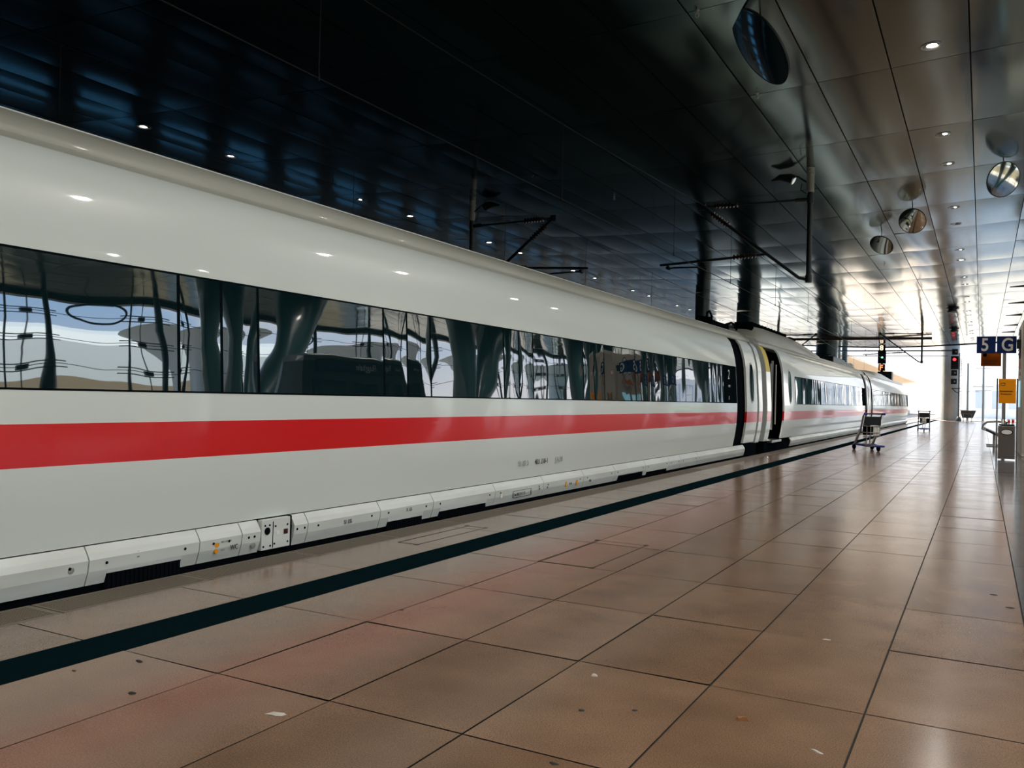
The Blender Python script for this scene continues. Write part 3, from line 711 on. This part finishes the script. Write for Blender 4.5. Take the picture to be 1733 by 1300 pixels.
# bin between two steel uprights with yellow smoking-area panel
root = empty('litter_bin', (.555, 25.1, 0))
for xx in (.335, .775):
    rel(MB().box(xx-.018, xx+.018, 25.06, 25.14, 0, 2.06), .555, 25.1).build('upright', steel, root, None, .004)
bb = MB(); n = 24
pr = [(.375, 24.96), (.735, 24.96), (.745, 25.0), (.745, 25.22), (.72, 25.26), (.39, 25.26), (.365, 25.22), (.365, 25.0)]
i = 0; bb.v = [(x-.555, y-25.1, .03) for x, y in pr]+[(x-.555, y-25.1, .86) for x, y in pr]
m_ = len(pr)
for k in range(m_): bb.f.append([k, (k+1) % m_, m_+(k+1) % m_, m_+k]); bb.m.append(0)
bb.f.append(list(range(m_))); bb.m.append(0); bb.f.append([m_+k for k in reversed(range(m_))]); bb.m.append(0)
body = bb.build('bin_body', steel, root, 40, .006)
def ellipse_plate(cx, cz, rx, rz, y0, y1, n=28):
    m = MB(); m.v = [(cx+rx*math.cos(2*math.pi*k/n), y0, cz+rz*math.sin(2*math.pi*k/n)) for k in range(n)]+[(cx+rx*math.cos(2*math.pi*k/n), y1, cz+rz*math.sin(2*math.pi*k/n)) for k in range(n)]
    m.f = [list(range(n)), [n+k for k in range(n)]]+[[k, (k+1) % n, n+(k+1) % n, n+k] for k in range(n)]; m.m = [0]*len(m.f); return m
ellipse_plate(.0, .705, .135, .075, -.146, -.139).build('opening_rim', black, body)
ellipse_plate(.0, .705, .115, .058, -.150, -.144).build('opening', signwhite, body)
MB().box(-.17, .17, -.12, .13, .86, .90).build('ash_tray', dark, root, None, .006)
o = rel(MB().box(.365, .745, 25.05, 25.09, 1.43, 2.05), .555, 25.1).build('notice_panel', orange, root, None, .004)
text_obj('lettering', 'Raucherbereich', .050, onfront(-.165, -.054, 1.72), blacktext, o, xs=.90); text_obj('lettering', 'Smoking area', .048, onfront(-.14, -.054, 1.65), blacktext, o, xs=.90)
fr = MB()
for a in ((-.145, -.05, 1.875, 1.885), (-.145, -.05, 1.935, 1.945), (-.145, -.137, 1.875, 1.945), (-.058, -.05, 1.875, 1.945)): fr.box(a[0], a[1], -.054, -.05, a[2], a[3])
fr.build('pictogram', blacktext, o)
tag(root, 'stainless steel litter bin with an oval slot under an orange-yellow notice', 'litter bin')
for x, m, c, hh in ((.46, signwhite, 'white paper cup standing on the left of the bin top', .12), (.60, signwhite, 'white paper cup with red band standing in the middle of the bin top', .13), (.69, red, 'red and white paper cup standing on the right of the bin top', .14)):
    r_ = empty('paper_cup', (x, 25.07, .901)); MB().lathe((0, 0, 0), [(.026, 0), (.036, hh), (.032, hh), (.001, hh-.01)], 16).build('cup', signwhite, r_, 40)
    if x > .5: MB().lathe((0, 0, 0), [(.030, hh*.3), (.0345, hh*.75)], 16).build('red_band', red, r_, 40)
    tag(r_, c, 'cup', 'cups on the bin')
# clock tower / information pillar just right of the frame (its edge shows)
TX0, TX1, TY0, TY1, TZ = .945, 1.75, 27.1, 30.2, 3.72
root = empty('clock_pillar', (TX0, TY0, 0))
o = rel(MB().box(TX0, TX1, TY0, TY1, 0, TZ), TX0, TY0).build('pillar_body', tower_m, root, None, .02)
rel(MB().box(TX0+.01, TX1, TY0-.01, TY0, .1, 3.6), TX0, TY0).build('front_panel', mat('pillar_front', (.40, .36, .30), .5), root)
c_ = rel(MB().lathe((TX0-.03, 28.7, 3.16), [(.42, 0), (.42, .03), (.38, .0), (.001, .0)], 40, 0, 'x'), TX0, TY0).build('clock', blacktext, root, 40)
rel(MB().lathe((TX0-.036, 28.7, 3.16), [(.38, .0), (.38, .005)], 40, 0, 'x'), TX0, TY0).build('clock_face', signwhite, c_, 40)
h = MB()
for k in range(12):
    a = k*math.pi/6; h.tube([(TX0-.04, 28.7+.30*math.sin(a), 3.16+.30*math.cos(a)), (TX0-.04, 28.7+.36*math.sin(a), 3.16+.36*math.cos(a))], .012, 6)
h.tube([(TX0-.045, 28.7, 3.16), (TX0-.045, 28.9, 3.25)], .018, 6).tube([(TX0-.045, 28.7, 3.16), (TX0-.045, 28.42, 3.0)], .014, 6)
rel(h, TX0, TY0).build('clock_hands', blacktext, c_)
h = MB(); h.v = [(TX0-.012, 28.25, 2.45), (TX0-.012, 29.15, 2.45), (TX0-.012, 28.7, 2.80), (TX0-.004, 28.25, 2.45), (TX0-.004, 29.15, 2.45), (TX0-.004, 28.7, 2.80)]; h.f = [[0, 1, 2], [3, 5, 4], [0, 3, 4, 1], [1, 4, 5, 2], [2, 5, 3, 0]]; h.m = [0]*5
rel(h, TX0, TY0).build('pictogram', orange2, root)
rel(MB().box(TX0-.01, TX0, 28.55, 28.85, 2.25, 2.36), TX0, TY0).build('small_label', orange2, root)
rel(MB().box(TX0-.02, TX0, 28.3, 29.2, 1.35, 2.1), TX0, TY0).build('screen', screen, root)
rel(MB().box(.975, 1.25, 27.07, 27.09, 2.78, 2.98), TX0, TY0).build('small_sign', redsig_b := mat('sign_red_frame', (.55, .02, .02), .4), root)
rel(MB().box(.995, 1.23, 27.06, 27.075, 2.80, 2.96), TX0, TY0).build('small_sign_face', signwhite, root)
text_obj('lettering', 'C', .16, onfront(1.02-TX0, 27.058-TY0, 2.825), mat('sign_red', (.5, .01, .01), .4), root, bold=.004)
tag(root, 'brownish information pillar with a clock, its edge at the right border of the photo', 'information pillar')
# bench behind the bin
root = empty('bench', (.1, 33, 0))
MB().tube([(.02, 0, .56), (-.08, 0, .60), (-.06, 0, .72), (.06, 0, .83), (.35, 0, .86), (.50, 0, .84)], .035, 10).build('armrest', steel2, root, 60)
s = MB()
s.hexa([(-.05, 0, .57), (.52, 0, .28), (.52, 1.9, .28), (-.05, 1.9, .57), (-.03, 0, .63), (.55, 0, .36), (.55, 1.9, .36), (-.03, 1.9, .63)])
s.build('seat', dark, root, None, .01)
s = MB().hexa([(.46, 0, .40), (.52, 0, .38), (.52, 1.9, .38), (.46, 1.9, .40), (.62, 0, .86), (.66, 0, .85), (.66, 1.9, .85), (.62, 1.9, .86)]); s.build('backrest', dark, root, None, .01)
for yy in (.2, 1.7):
    MB().tube([(.28, yy, .42), (.28, yy, .02)], .035, 10).build('leg', steel2, root, 60)
    MB().box(.05, .52, yy-.04, yy+.04, 0, .03).build('foot', steel2, root)
tag(root, 'dark bench with a curved armrest showing behind the litter bin', 'bench')

# luggage trolleys: grey frame, handle with black panel, basket, blue-tipped base, three wheels
def trolley(x, y, rz, label, handle_m=dark):
    root = empty('luggage_trolley', (x, y, 0), rz)
    for s_ in (-1, 1):
        MB().tube([(s_*.27, .40, .14), (s_*.265, .05, .55), (s_*.26, -.10, .98)], .026, 10).build('side_tube', steel2, root, 60)
        MB().face([(s_*.272, .36, .16), (s_*.268, .02, .60), (s_*.268, .14, .60), (s_*.272, .46, .16)]).face([(s_*.262, .36, .16), (s_*.262, .02, .60), (s_*.262, .14, .60), (s_*.262, .46, .16)]).build('side_plate', steel2, root, fix=False)
        MB().tube([(s_*.26, -.10, .90), (s_*.26, -.13, 1.02), (s_*.26, -.22, 1.05)], .020, 10).build('handle_support', steel2, root, 60)
        MB().lathe((s_*.26, -.25, 1.05), [(.001, -.05), (.03, -.045), (.035, 0), (.03, .045), (.001, .05)], 12, 0, 'x').build('handle_cap', blueplastic, root, 50)
    MB().tube([(-.25, -.25, 1.05), (.25, -.25, 1.05)], .020, 12).build('handle_bar', dark, root, 60)
    MB().box(-.235, .235, -.165, -.135, .72, .97).build('notice_panel', handle_m, root, None, .012)
    MB().box(-.20, .24, .02, .05, .44, .70).build('back_panel', black, root, None, .01)
    b_ = MB()
    for zz in (.52, .70): b_.tube([(-.26, -.10, zz), (-.26, -.36, zz), (-.20, -.40, zz), (.05, -.40, zz), (.10, -.34, zz), (.10, -.10, zz)], .012, 8)
    for xx in (-.26, -.17, -.08, .01, .10): b_.tube([(xx, -.38 if xx > -.2 else -.34, .70), (xx, -.38 if xx > -.2 else -.34, .42), (xx, -.1, .40)], .009, 6)
    b_.build('child_seat_basket', steel2, root, 60)
    MB().box(-.10, .08, -.385, -.375, .44, .68).build('basket_plate', signwhite, root, None, .006)
    d = MB()
    for xx in (-.22, -.11, 0, .11, .22): d.tube([(xx, .42, .16), (xx*.8, -.40, .13), (xx*.55, -.52, .16)], .013, 8)
    d.tube([(-.26, .42, .16), (.26, .42, .16)], .018, 8); d.tube([(-.2, -.4, .135), (.2, -.4, .135)], .015, 8)
    d.build('luggage_deck', steel2, root, 60)
    for s_ in (-1, 1): MB().tube([(s_*.27, .42, .16), (s_*.16, -.20, .135), (s_*.10, -.50, .14)], .028, 8).build('deck_rail', blueplastic, root, 60)
    MB().tube([(-.13, -.56, .15), (0, -.62, .15), (.13, -.56, .15)], .03, 10).build('bumper', blueplastic, root, 60)
    MB().tube([(-.05, .12, .16), (-.05, .10, .70)], .013, 8).tube([(.05, .12, .16), (.05, .10, .70)], .013, 8).build('brake_rods', steel, root, 60)
    for xx, yy in ((-.27, .42), (.27, .42), (0, -.50)):
        wv = MB().lathe((xx, yy, .085), [(.03, -.028), (.075, -.026), (.085, -.015), (.085, .015), (.075, .026), (.03, .028)], 22, 0, 'x').build('wheel', black, root, 40)
        MB().box(xx-.035, xx+.035, yy-.03, yy+.03, .13, .175).build('wheel_fork', blueplastic, root, None, .006)
    return tag(root, label, 'luggage trolley', 'luggage trolleys left on the platform')
t1 = trolley(-2.80, 26.6, math.radians(32), 'nearer luggage trolley with a black handle panel and blue wheel covers')
t2 = copy_tree(t1); t2.location = (-2.62, 49.3, 0); t2.rotation_euler = (0, 0, math.radians(4)); t2['label'] = 'farther luggage trolley seen end-on against the bright end of the hall'

# small litter and marks
def blob(name, x, y, r, m, label, cat, sy=1., rz=0., h=.004, grp=None, n=9):
    random.seed(int((x*91+y*37)*10)); mb = MB(); pts = []
    for k in range(n):
        a = 2*math.pi*k/n; q = r*random.uniform(.65, 1.1); u_, v_ = q*math.cos(a), q*math.sin(a)*sy
        pts.append((u_*math.cos(rz)-v_*math.sin(rz), u_*math.sin(rz)+v_*math.cos(rz)))
    mb.v = [(u_, v_, 0) for u_, v_ in pts]+[(u_*.7, v_*.7, h*random.uniform(.6, 1.2)) for u_, v_ in pts]
    n_ = len(pts); mb.f = [list(range(n_)), [n_+k for k in range(n_)]]+[[k, (k+1) % n_, n_+(k+1) % n_, n_+k] for k in range(n_)]; mb.m = [0]*len(mb.f)
    o = mb.build(name, m, None, 50); o.location = (x, y, .0008); tag(o, label, cat, grp); return o
G1 = 'dark gum spots trodden on the tiles'
blob('gum_spot', -3.48, 2.76, .035, gum, 'stretched dark gum spot with a tail just right of the dark stripe', 'gum spot', .35, -.2, .003, G1)
blob('gum_spot', -3.14, 2.46, .024, gum, 'round dark gum spot at the lower left of the floor', 'gum spot', .7, 0, .003, G1)
blob('gum_spot', -3.60, 2.51, .012, gum, 'tiny dark gum dot left of the stretched gum spot', 'gum spot', .7, 0, .003, G1)
blob('gum_spot', -3.03, 4.24, .02, gum, 'small dark gum spot on the reddish tile near the hatch', 'gum spot', .5, 0, .003, G1)
blob('gum_spot', -1.44, 3.31, .016, gum, 'dark gum spot in the centre foreground below the shiny crumb', 'gum spot', .8, 0, .003, G1)
blob('gum_spot', -1.25, 3.43, .014, gum, 'dark gum dot right of centre in the foreground', 'gum spot', .8, 0, .003, G1)
blob('gum_spot', -1.31, 2.78, .022, gum, 'dark gum spot at the bottom middle border', 'gum spot', .6, 0, .003, G1)
blob('gum_spot', .09, 6.9, .03, gum, 'dark gum spot on the pale tiles at right', 'gum spot', .6, 0, .003, G1)
blob('gum_spot', .18, 6.52, .028, gum, 'dark gum spot beside the dark tiles at right', 'gum spot', .6, 0, .003, G1)
o = blob('paper_scrap', -2.46, 2.61, .055, paper, 'crumpled pale strip of paper stuck on the tiles at lower left', 'paper scrap', .38, .35, .005, 'bits of litter on the tiles', 12)
blob('paper_scrap', -1.57, 3.75, .018, paper, 'small shiny crumb of foil in the centre foreground', 'paper scrap', .6, .3, .008, 'bits of litter on the tiles')
blob('paper_scrap', -.52, 3.40, .03, paper, 'thin white paper shred at the bottom right', 'paper scrap', .3, -.6, .003, 'bits of litter on the tiles')
blob('paper_scrap', -.73, 5.03, .03, paper, 'thin white paper shred on a tile joint right of centre', 'paper scrap', .3, .2, .003, 'bits of litter on the tiles')
l_ = blob('dead_leaf', -.84, 3.57, .03, leafm, 'small curled brown leaf on the floor at lower right', 'leaf', .5, .4, .014)
# hatch frames in the tiles
def hatch(x0, x1, y0, y1, label):
    mb = MB(); t_ = .008
    for a in ((x0, x1, y0, y0+t_), (x0, x1, y1-t_, y1), (x0, x0+t_, y0, y1), (x1-t_, x1, y0, y1)): mb.box(a[0], a[1], a[2], a[3], -.004, .0016)
    for cx_, cy_ in ((x1, y0), (x1, y1), (x0, y1)): mb.box(cx_-.03, cx_+.01, cy_-.02, cy_+.02, -.004, .0018)
    o = mb.build('floor_hatch', gum); return tag(o, label, 'floor hatch', 'hatches let into the tiles')
hatch(-3.06, -2.59, 6.10, 7.32, 'square hatch outlined in dark in the reddish tiles right of the stripe')
hatch(-4.45, -4.24, 6.14, 7.31, 'narrow hatch outlined in dark between the stripe and the edge')

# ================================================================== END OF THE HALL
def elliptic_column(x, y, rx, ry, z0, z1, m, name, label, flare=0, n=32):
    root = None; mb = MB(); rings = []
    zs = [(z0, 1.04), (z0+.02, 1.0), (z0+2.2, 1.0), (z1-1.2, 1.0), (z1-.4, 1+flare*.4), (z1, 1+flare)]
    for z, k in zs:
        base = len(mb.v); rings.append(base)
        for j in range(n): a = 2*math.pi*j/n; mb.v.append((rx*k*math.cos(a), ry*k*math.sin(a), z))
    for a, b_ in zip(rings, rings[1:]):
        for j in range(n): mb.f.append([a+j, a+(j+1) % n, b_+(j+1) % n, b_+j]); mb.m.append(0)
    mb.f.append([rings[0]+j for j in range(n)]); mb.m.append(0); mb.f.append([rings[-1]+j for j in range(n)]); mb.m.append(0)
    o = mb.build(name, m, None, 50); o.location = (x, y, 0); return tag(o, label, 'column', 'columns carrying the roof')
elliptic_column(-2.72, 92.3, .80, .8, 0, 7.25, concrete, 'column', 'broad pale concrete column at the far end of the platform')
# railway signal beside it
root = empty('railway_signal', (-1.90, 89.5, 0))
MB().tube([(0, 0, 0), (0, 0, 6.3)], .055, 10).build('post', dark, root, 60)
MB().lathe((0, 0, 0), [(.28, 0), (.24, .25), (.08, .45), (.001, .45)], 14).build('foot', dark, root, 40)
for x0, x1, z0, z1, big in ((-.62, -.12, 6.15, 6.68, 0), (-.70, -.06, 4.80, 6.02, 1), (-.66, -.16, 4.20, 4.72, 0), (-.68, -.18, 3.42, 3.92, 0)):
    o = MB().box(x0, x1, -.22, .05, z0, z1).build('signal_head', dark, root, None, .02)
    if big: MB().lathe(((x0+x1)/2-.02, -.23, 5.70), [(.14, 0), (.12, .02), (.001, .03)], 20, 0, 'y').build('red_lamp', redsig, o, 50)
    else: MB().lathe(((x0+x1)/2+.08, -.23, (z0+z1)/2), [(.08, 0), (.06, .02), (.001, .03)], 16, 0, 'y').build('lens', steel2, o, 50)
o = MB().box(-.60, .1, -.35, .3, 2.98, 3.06); o.tube([(-.55, 0, 3.0), (-.3, 0, 2.75), (0, 0, 2.6)], .04, 8); o.build('service_step', dark, root)
lad = MB()
for s_ in (-.12, .12): lad.tube([(.12+s_*.6, .1, .2), (.12+s_*.6, .1, 5.8)], .022, 6)
for k in range(16): lad.tube([(.04, .1, .4+k*.34), (.20, .1, .4+k*.34)], .016, 6)
lad.build('ladder', steel2, root, 60)
tag(root, 'black railway signal showing a red light in front of the end column', 'signal')
root = empty('platform_barrier', (-1.2, 92.5, 0))
MB().hexa([(-.45, 0, .30), (.45, 0, .30), (.45, .04, .30), (-.45, .04, .30), (-.60, -.2, 1.0), (.72, -.2, 1.0), (.72, -.16, 1.0), (-.60, -.16, 1.0)]).build('barrier_panel', mat('barrier_grey', (.10, .11, .11), .4), root)
MB().tube([(-.62, -.2, 1.02), (.74, -.2, 1.02)], .025, 8).tube([(-.55, -.12, .68), (.62, -.12, .68)], .02, 8).build('rail', steel2, root, 60)
for xx in (-.35, .35): MB().tube([(xx, .02, 0), (xx, -.1, .7)], .03, 8).build('post', steel2, root, 60)
tag(root, 'low grey slanted barrier at the foot of the signal', 'barrier')
# hanging signal stack over the tracks
root = empty('hanging_signal_stack', (-8.0, 84.2, 0))
MB().tube([(0, .1, 6.86), (0, .1, 4.3)], .07, 10).build('hanger_post', dark, root, 60)
for z0, z1, s_, mm in ((6.75, 7.25-.4, '', ledo), (6.20, 6.80, '8', ledw), (4.42, 5.02, 'F', ledo)):
    if s_:
        o = MB().box(-.27, .27, -.1, .1, z0, z1).build('sign_box', black, root)
        text_obj('lit_character', s_, .62, onfront(-.19, -.11, z0+.08), mm, o, bold=.02)
o = MB().box(-.34, .34, -.12, .12, 5.05, 6.18).build('signal_head', dark, root)
MB().lathe((.02, -.14, 5.62), [(.10, 0), (.08, .02), (.001, .03)], 16, 0, 'y').build('green_lamp', green, o, 50)
o = MB().lathe((0, .1, 4.12), [(.30, 0), (.24, .06), (.10, .30), (.001, .30)], 14).build('foot_cone', dark, root, 40)
tag(root, 'hanging black signal stack with lit 8 and F above the train roofs', 'signal')
# beams under the roof edge
for y, z, th, x0, x1, lb in ((76.5, 6.88, .20, -16, -3.6, 'dark cross beam under the ceiling before the roof edge'), (89.6, 6.60, .12, -22, -2.2, 'dark cross beam below the far roof edge'), (91, 6.15, .05, -22, -2.9, 'thin cross wire below the far roof edge')):
    tag(MB().box(x0, x1, y, y+.2, z-th, z).build('cross_beam' if th > .1 else 'cross_rod', mat('beam_brown', (.10, .07, .06), .5)), lb, 'beam')
# columns beyond the train
for x, y, r_, lb in ((-13, 44.5, .38, 'slim dark column beyond the train, nearest of its row'), (-13, 54.5, .70, 'thick dark column beyond the train, second of its row'), (-13, 86, 1.0, 'thickest dark column above the rear train roof'), (-13.0, 92.8, .30, 'thin dark post just right of the thickest far column'), (-12.4, 93.4, .28, 'second thin dark post right of the thickest far column')):
    o = MB().lathe((0, 0, 0), [(r_*1.0, 0), (r_, zc(x)-.9 if y < 89 else 7.6), (r_*1.0, zc(x)-.02 if y < 89 else 8.5)], 28).build('column', column_m, None, 50); o.location = (x, y, 0 if x < -15 else -.93 if y > 96 else -.93)
    for v in o.data.vertices:
        if v.co.z < .01: v.co.z = 0
        else: v.co.z += .93 if y < 89 else 0
    tag(o, lb, 'column', 'columns carrying the roof')
elliptic_column(5.4, 88.0, 1.3, 1.6, 0, 7.4, column_m, 'column', 'thick dark end column right of the picture, mirrored in the second train car')
# outside: masts, canopies, hedge, far building
def far_mast(x, y, h, label, arms=()):
    root = empty('line_mast', (x, y, -1.05))
    MB().tube([(0, 0, 0), (0, 0, h+1.05)], [.13, .09], 8).build('mast_tube', steel2, root, 60)
    for z, a, b_ in arms: MB().tube([(a, 0, z+1.05), (b_, 0, z+1.05)], .03, 6).build('cross_arm', steel2, root, 60)
    tag(root, label, 'mast', 'line masts outside beyond the platform')
far_mast(-1.27, 97, 5.7, 'grey line mast outside just right of the end column', [(5.65, -.9, 0), (2.9, -1.0, 1.0), (3.4, -.6, 0)])
far_mast(.09, 97, 7.4, 'slim line mast outside below the blue 5 sign', [(5.6, -.8, .8), (5.2, -.7, .7), (3.4, -.9, .9), (3.0, -.7, .7)])
far_mast(5.0, 140, 9, 'faint line mast farther out on the right', [(7.2, -4, 3), (5.4, -3, 3)])
far_mast(-4.3, 150, 8, 'faint line mast farther out beyond the train end', [(7.2, -2, 2.4), (6.2, -2, 2)])
def canopy(x0, x1, y0, y1, za, zb, label):
    root = empty('platform_canopy', ((x0+x1)/2, y0, -1.05)); ox = (x0+x1)/2
    mb = MB().hexa([(x0-ox, 0, zb+1.05), (x1-ox, 0, za+1.05), (x1-ox, y1-y0, za+1.05), (x0-ox, y1-y0, zb+1.05), (x0-ox, 0, zb+1.25), (x1-ox, 0, za+1.4), (x1-ox, y1-y0, za+1.4), (x0-ox, y1-y0, zb+1.25)])
    mb.build('canopy_roof', beige, root)
    for k in range(int((y1-y0)/16)):
        MB().tube([(0, 6+k*16, 0), (0, 6+k*16, (za+zb)/2+1.05)], .2, 10).build('canopy_post', steel2, root, 60)
        MB().tube([(0, 6+k*16, (za+zb)/2), (1.5, 6+k*16, za+.9)], .08, 8).build('brace', steel2, root, 60)
    tag(root, label, 'platform canopy')
canopy(-31, -18.2, 137, 300, 8.7, 7.2, 'beige canopy over the neighbouring platform outside the hall')
canopy(-46, -37, 122, 240, 6.4, 5.6, 'farther beige canopy outside, beyond the neighbouring one')
tag(MB().box(-28, -20, 96, 300, -1.04, -.0).build('platform_slab', concrete), 'pale platform slab under the canopy outside', 'platform')

# right side of the hall: V columns, glazed wall posts, white hall beyond
def vee(x, y, k):
    root = empty('roof_column', (x, y, 0))
    H_ = zc(x)
    MB().tube([(0, 0, 0), (0, 0, 2.2), (0, .05, 4.6), (0, .1, H_)], [.62, .55, .68, 1.05], 24).build('upright_tube', column_m, root, 60)
    MB().tube([(0, .55, 0), (0, 1.6, 2.6), (0, 3.0, 5.2), (0, 3.9, H_)], [.55, .50, .65, 1.05], 24).build('leaning_tube', column_m, root, 60)
    tag(root, f'dark roof column with a leaning arm, {ords[k]} along the glazed side, mirrored in the train windows', 'column', 'dark columns along the glazed side')
for k, y in enumerate((-8, 5.2, 18.9, 32.6, 45.5, 58.5, 71.5, 84)): vee(10.2, y, k)
def glass_post(y, k):
    root = empty('facade_post', (17.2, y, 0))
    MB().tube([(0, 0, 0), (0, 0, 7.45)], .11, 12).build('post', dark, root, 60)
    MB().tube([(0, -1.3, 0), (0, -1.3, 7.45)], .045, 8).build('tension_rod', dark, root, 60)
    MB().tube([(0, -.62, 7.4), (0, -.75, 5.0), (0, -.55, 2.5), (0, -.1, .2)], .02, 6).build('stay_cable', wirem, root, 60)
    sp = MB()
    for z in (2.1, 3.2, 4.3, 5.4, 6.5):
        for dz in (-.12, .12): sp.tube([(-.1, -1.9, z+dz), (-.1, .35, z+dz*.9)], .022, 6)
        sp.box(-.13, -.05, -.9, -.6, z-.08, z+.08)
    sp.build('glass_clamp', dark, root, 60)
    tag(root, f'dark facade post with cable clamps, {ords[k]} along the glazed side, mirrored in the train windows', 'facade post', 'posts of the glazed side')
yy = 0.2; k = 0
while k < 19:
    glass_post(yy, k); yy += 4.42; k += 1
for z, q in ((2.1, 'lowest'), (3.2, 'second lowest'), (4.3, 'middle'), (5.4, 'second highest'), (6.5, 'highest')):
    tag(MB().tube([(17.02, -10, z), (17.02, 88, z)], .014, 6).build('facade_cable', wirem, None, 60), f'{q} horizontal cable of the glazed side mirrored in the train windows', 'cable', 'cables of the glazed side')
for x, y, z, lb in ((16.0, 18.9, 6.45, 'dark steel ring hanging by the glazed side, mirrored in the left window'), (16.0, 28.6, 6.3, 'second dark steel ring hanging by the glazed side')):
    root = empty('hanging_ring', (x, y, z)); pts = [(0, .95*math.cos(a), .42*math.sin(a)) for a in [2*math.pi*j/28 for j in range(29)]]
    MB().tube(pts, .045, 8, caps=False).build('ring', dark, root, 60)
    MB().tube([(0, -.35, .40), (0, -.3, .7), (0, -.42, zc(x)-z)], .012, 6).build('hanger_cable', wirem, root, 60)
    tag(root, lb, 'ring')
# white neighbouring hall with a rounded roof, low brown wall, haze-blue hills
mb = MB(); pr = [(40, -1.05), (40, 9.2), (40.6, 10.2), (42, 10.8), (50, 11.2), (75, 11.2), (75, -1.05)]
mb.sweep(pr, -60, 60); tag(mb.build('neighbouring_hall', shell_w, None, 30), 'long white hall outside the glazed side, mirrored as a pale band in the train windows', 'building')
tag(MB().box(37.5, 38, -60, 62, -1.05, 6.2).build('boundary_wall', brown), 'low brown wall outside the glazed side', 'wall')
mb = MB(); pts = [(-300, 34), (-120, 40), (-20, 44), (60, 39), (140, 30), (260, 24), (420, 16), (600, 10)]
for (a, h0), (b_, h1) in zip(pts, pts[1:]):
    mb.hexa([(190, a, -1.3), (260, a, -1.3), (260, b_, -1.3), (190, b_, -1.3), (190, a, h0*.8), (260, a, h0), (260, b_, h1), (190, b_, h1*.8)])
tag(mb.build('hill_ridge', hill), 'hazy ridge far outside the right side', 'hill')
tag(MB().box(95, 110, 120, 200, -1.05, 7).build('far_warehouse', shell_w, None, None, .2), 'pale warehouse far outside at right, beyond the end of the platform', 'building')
def white_funnel(x, y, label):
    o = MB().lathe((0, 0, -1.05), [(1.5, 0), (1.1, 2.5), (1.05, 5), (1.5, 7.5), (2.8, 9.3), (4.2, 10)], 32).build('white_funnel_column', shell_w, None, 60); o.location = (x, y, 0); tag(o, label, 'column', 'white funnel columns outside')
white_funnel(31, 36, 'white funnel column outside the glazed side, mirrored at the left window'); white_funnel(31, 52, 'second white funnel column outside the glazed side')
white_funnel(31, 68, 'third white funnel column outside the glazed side'); white_funnel(31, 84, 'farthest white funnel column outside the glazed side')
# dark lift lobby on the platform right of the camera, mirrored in the windows
KX, KY = 4.2, 15.0
root = empty('lift_lobby', (KX, KY, 0))
lob = MB().hexa([(0, 0, 0), (1.2, 0, 0), (1.2, 6.6, 0), (0, 6.6, 0), (0, .7, 3.35), (1.0, .7, 3.35), (1.0, 5.9, 3.35), (0, 5.9, 3.35)]); lob.build('lobby_body', mat('lobby_dark', (.012, .022, .026), .35), root, None, .25)
for a in (1.0, 2.5, 4.2): MB().box(-.02, .02, a, a+1.1, .8, 2.55).build('window', mat('lobby_glass', (.01, .02, .03), .08), root, None, .02)
o = MB().box(-.06, 0, 1.2, 5.4, 2.80, 3.15).build('name_board', mat('board_dark', (.004, .010, .03), .3), root)
text_obj('lettering', 'Flughafen', .26, onwest(-.065, 3.6, 2.90), greytext, o); text_obj('lettering', 'Frankfurt am Main', .12, onwest(-.065, 5.2, 2.93), greytext, o)
tag(root, 'dark lift lobby with a Flughafen name board, mirrored in the train windows', 'lift lobby')
# second sign pair farther along, mirrored in the windows
root = empty('platform_sign', (2.2, 36.0, 0))
MB().tube([(0, 0, 0), (0, 0, 3.3)], .05, 12).build('post', steel2, root, 60)
for a, ch in ((-.04, 'G'), (1.25, '5')):
    o = MB().box(-.1, -.02, a-.6, a+.6, 2.75, 3.30).build('sign_box', blue, root); text_obj('sign_digit', ch, .5, onwest(-.105, a+.2, 2.83), signwhite, o, bold=.006)
tag(root, 'blue side-facing sign with G and 5 farther along, mirrored in the train windows', 'sign')
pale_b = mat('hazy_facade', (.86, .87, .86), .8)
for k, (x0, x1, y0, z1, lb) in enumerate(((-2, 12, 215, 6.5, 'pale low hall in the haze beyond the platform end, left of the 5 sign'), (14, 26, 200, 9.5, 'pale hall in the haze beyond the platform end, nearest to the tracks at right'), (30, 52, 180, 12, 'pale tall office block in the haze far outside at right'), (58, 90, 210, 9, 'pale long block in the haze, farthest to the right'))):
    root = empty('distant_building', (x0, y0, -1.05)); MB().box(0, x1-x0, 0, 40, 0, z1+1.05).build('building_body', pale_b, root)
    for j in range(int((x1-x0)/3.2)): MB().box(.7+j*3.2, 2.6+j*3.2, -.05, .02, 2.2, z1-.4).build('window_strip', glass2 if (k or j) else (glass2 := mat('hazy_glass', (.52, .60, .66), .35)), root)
    tag(root, lb, 'building')
tag(MB().box(20, 26, 78, 110, -1.05, 1.6).build('hedge', foliage, None, None, .4), 'dark green hedge outside the hall at right', 'hedge')
